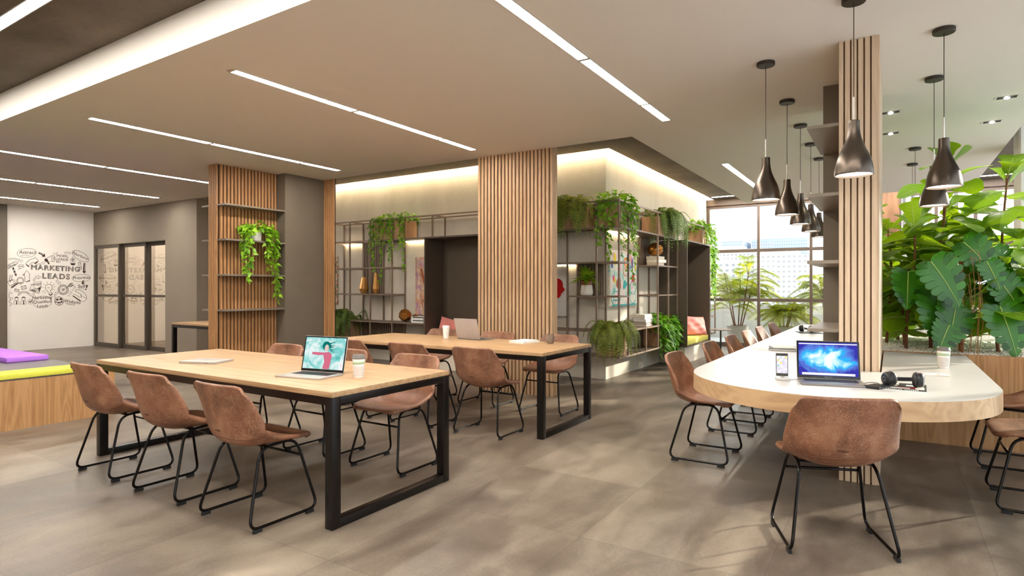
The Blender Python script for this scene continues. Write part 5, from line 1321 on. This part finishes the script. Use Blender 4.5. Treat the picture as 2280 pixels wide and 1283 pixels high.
mtext('Marketing\nQualified\nLeads',752,1062,78,.04); mtext('Website',1290,1062,84,-.16)
mtext('MARKETING',998,462,128,-.03,.0026,1.16,0); mtext('MARKETING',1003,470,128,-.03,.0022,1.16,0)
mtext('LEADS',1000,606,138,-.03,.0026,1.2,0); mtext('LEADS',1005,615,138,-.03,.0022,1.2,0)
# ================================================================ OUTSIDE
o = MB().box(-9,12,16.4,16.6,-.02,.86).build('parapet', M['parapet']); struct(o, 'pale balcony parapet wall behind the palms')
rnd = random.Random(5)
def tower(label, x, y, w, d, h, z0, mat):
    x, y, w, d, h, z0 = [2.4*q for q in (x, y, w, d, h, z0)]; dist = -ST*x+CT*(y-d/2); h = HC+dist*h/2.4/FP-z0
    t = thing('tower_block', label, 'building', (x,y,z0)); MB().box(-w/2,w/2,-d/2,d/2,0,h).build('facade', M[mat], t)
    MB().box(-w*.3,w*.2,-d*.3,d*.3,h,h+3).build('roof_block', M['fin'], t)
    b = MB()
    for k in range(int(h/3.1)): b.box(-w*.42,-w*.08,-d/2-.5,-d/2,k*3.1+.8,k*3.1+1.5)
    b.build('balconies', M['fin'], t)
for a in (('pale tower block left of the window mullion, farthest left',-126,190,26,18,82,-40,'facade_white'),('pale grey tower block with balconies in the middle of the left window',-58,170,18,16,66,-40,'facade_grey'),
          ('white slab tower right of the window mullion',-46,210,22,16,84,-40,'facade_white'),('bluish distant tower high in the left window',-75,300,34,20,100,-40,'facade_blue'),
          ('second bluish distant tower near the right mullion',-44,310,24,20,108,-40,'facade_blue'),('white apartment tower at the right of the left window',-24,175,16,15,72,-40,'facade_white'),
          ('low white block in front of the towers',-72,140,26,14,18,-40,'facade_white'),('broad pale block left behind the tall palm',-99,150,20,14,46,-40,'facade_white'),
          ('pale tower behind the planter window, left',0,200,22,16,60,-40,'facade_grey'),('pale tower behind the planter window, right',30,190,24,16,40,-40,'facade_white'),
          ('narrow grey tower between the white towers',-36,160,10,14,52,-40,'facade_grey')): tower(*a)
S('ground', MB().box(-1500,1500,60,1500,-98,-96.2), 'parapet', 'pale city ground far below')
# ================================================================ LIGHT, WORLD, CAMERA
w = bpy.data.worlds.new('sky'); sc.world = w; w.use_nodes = True; nt = w.node_tree; nt.nodes.clear()
out = nt.nodes.new('ShaderNodeOutputWorld'); bg = nt.nodes.new('ShaderNodeBackground'); tc = nt.nodes.new('ShaderNodeTexCoord'); nz = nt.nodes.new('ShaderNodeTexNoise'); mp = nt.nodes.new('ShaderNodeMapping'); cr_ = nt.nodes.new('ShaderNodeValToRGB')
mp.inputs['Scale'].default_value = (2.2,2.2,9); nz.inputs['Scale'].default_value = 2.2; nz.inputs['Detail'].default_value = 6
nt.links.new(tc.outputs['Generated'], mp.inputs[0]); nt.links.new(mp.outputs[0], nz.inputs[0]); nt.links.new(nz.outputs['Fac'], cr_.inputs[0])
e = cr_.color_ramp.elements; e[0].position = .38; e[0].color = (.62,.78,1,1); e[1].position = .60; e[1].color = (1,.99,.98,1)
nt.links.new(cr_.outputs[0], bg.inputs[0]); bg.inputs[1].default_value = SKY; nt.links.new(bg.outputs[0], out.inputs[0])
def sun():
    l = bpy.data.lights.new('sun', 'SUN'); l.energy = SUN; l.angle = math.radians(1.2); l.color = (1,.93,.80)
    o = bpy.data.objects.new('sun', l); COL.objects.link(o); el = math.radians(17.5)
    d = Vector((-.64*math.cos(el),-.77*math.cos(el),-math.sin(el))); o.rotation_euler = d.to_track_quat('-Z','Y').to_euler(); o.location = (20,25,12)
sun()
cam = bpy.data.cameras.new('camera'); co = bpy.data.objects.new('camera', cam); COL.objects.link(co)
cam.sensor_width = 36; cam.sensor_fit = 'HORIZONTAL'; cam.lens = 36*FP/2280; cam.shift_y = (HY-641.5)/2280
cam.clip_start = .05; cam.clip_end = 2000
co.location = (0,0,HC); co.rotation_euler = (PI/2,0,TH); sc.camera = co
vs = sc.view_settings; vs.view_transform = 'Standard'; vs.look = 'None'; vs.gamma = 1; vs.exposure = EXPO; vs.use_curve_mapping = False
sc.display_settings.display_device = 'sRGB'
cy = sc.cycles; cy.use_denoising = True; cy.max_bounces = 8; cy.diffuse_bounces = 4; cy.glossy_bounces = 3; cy.transmission_bounces = 4; cy.transparent_max_bounces = 12
cy.sample_clamp_indirect = 6; cy.caustics_reflective = False; cy.caustics_refractive = False; cy.use_adaptive_sampling = True; cy.adaptive_threshold = .02
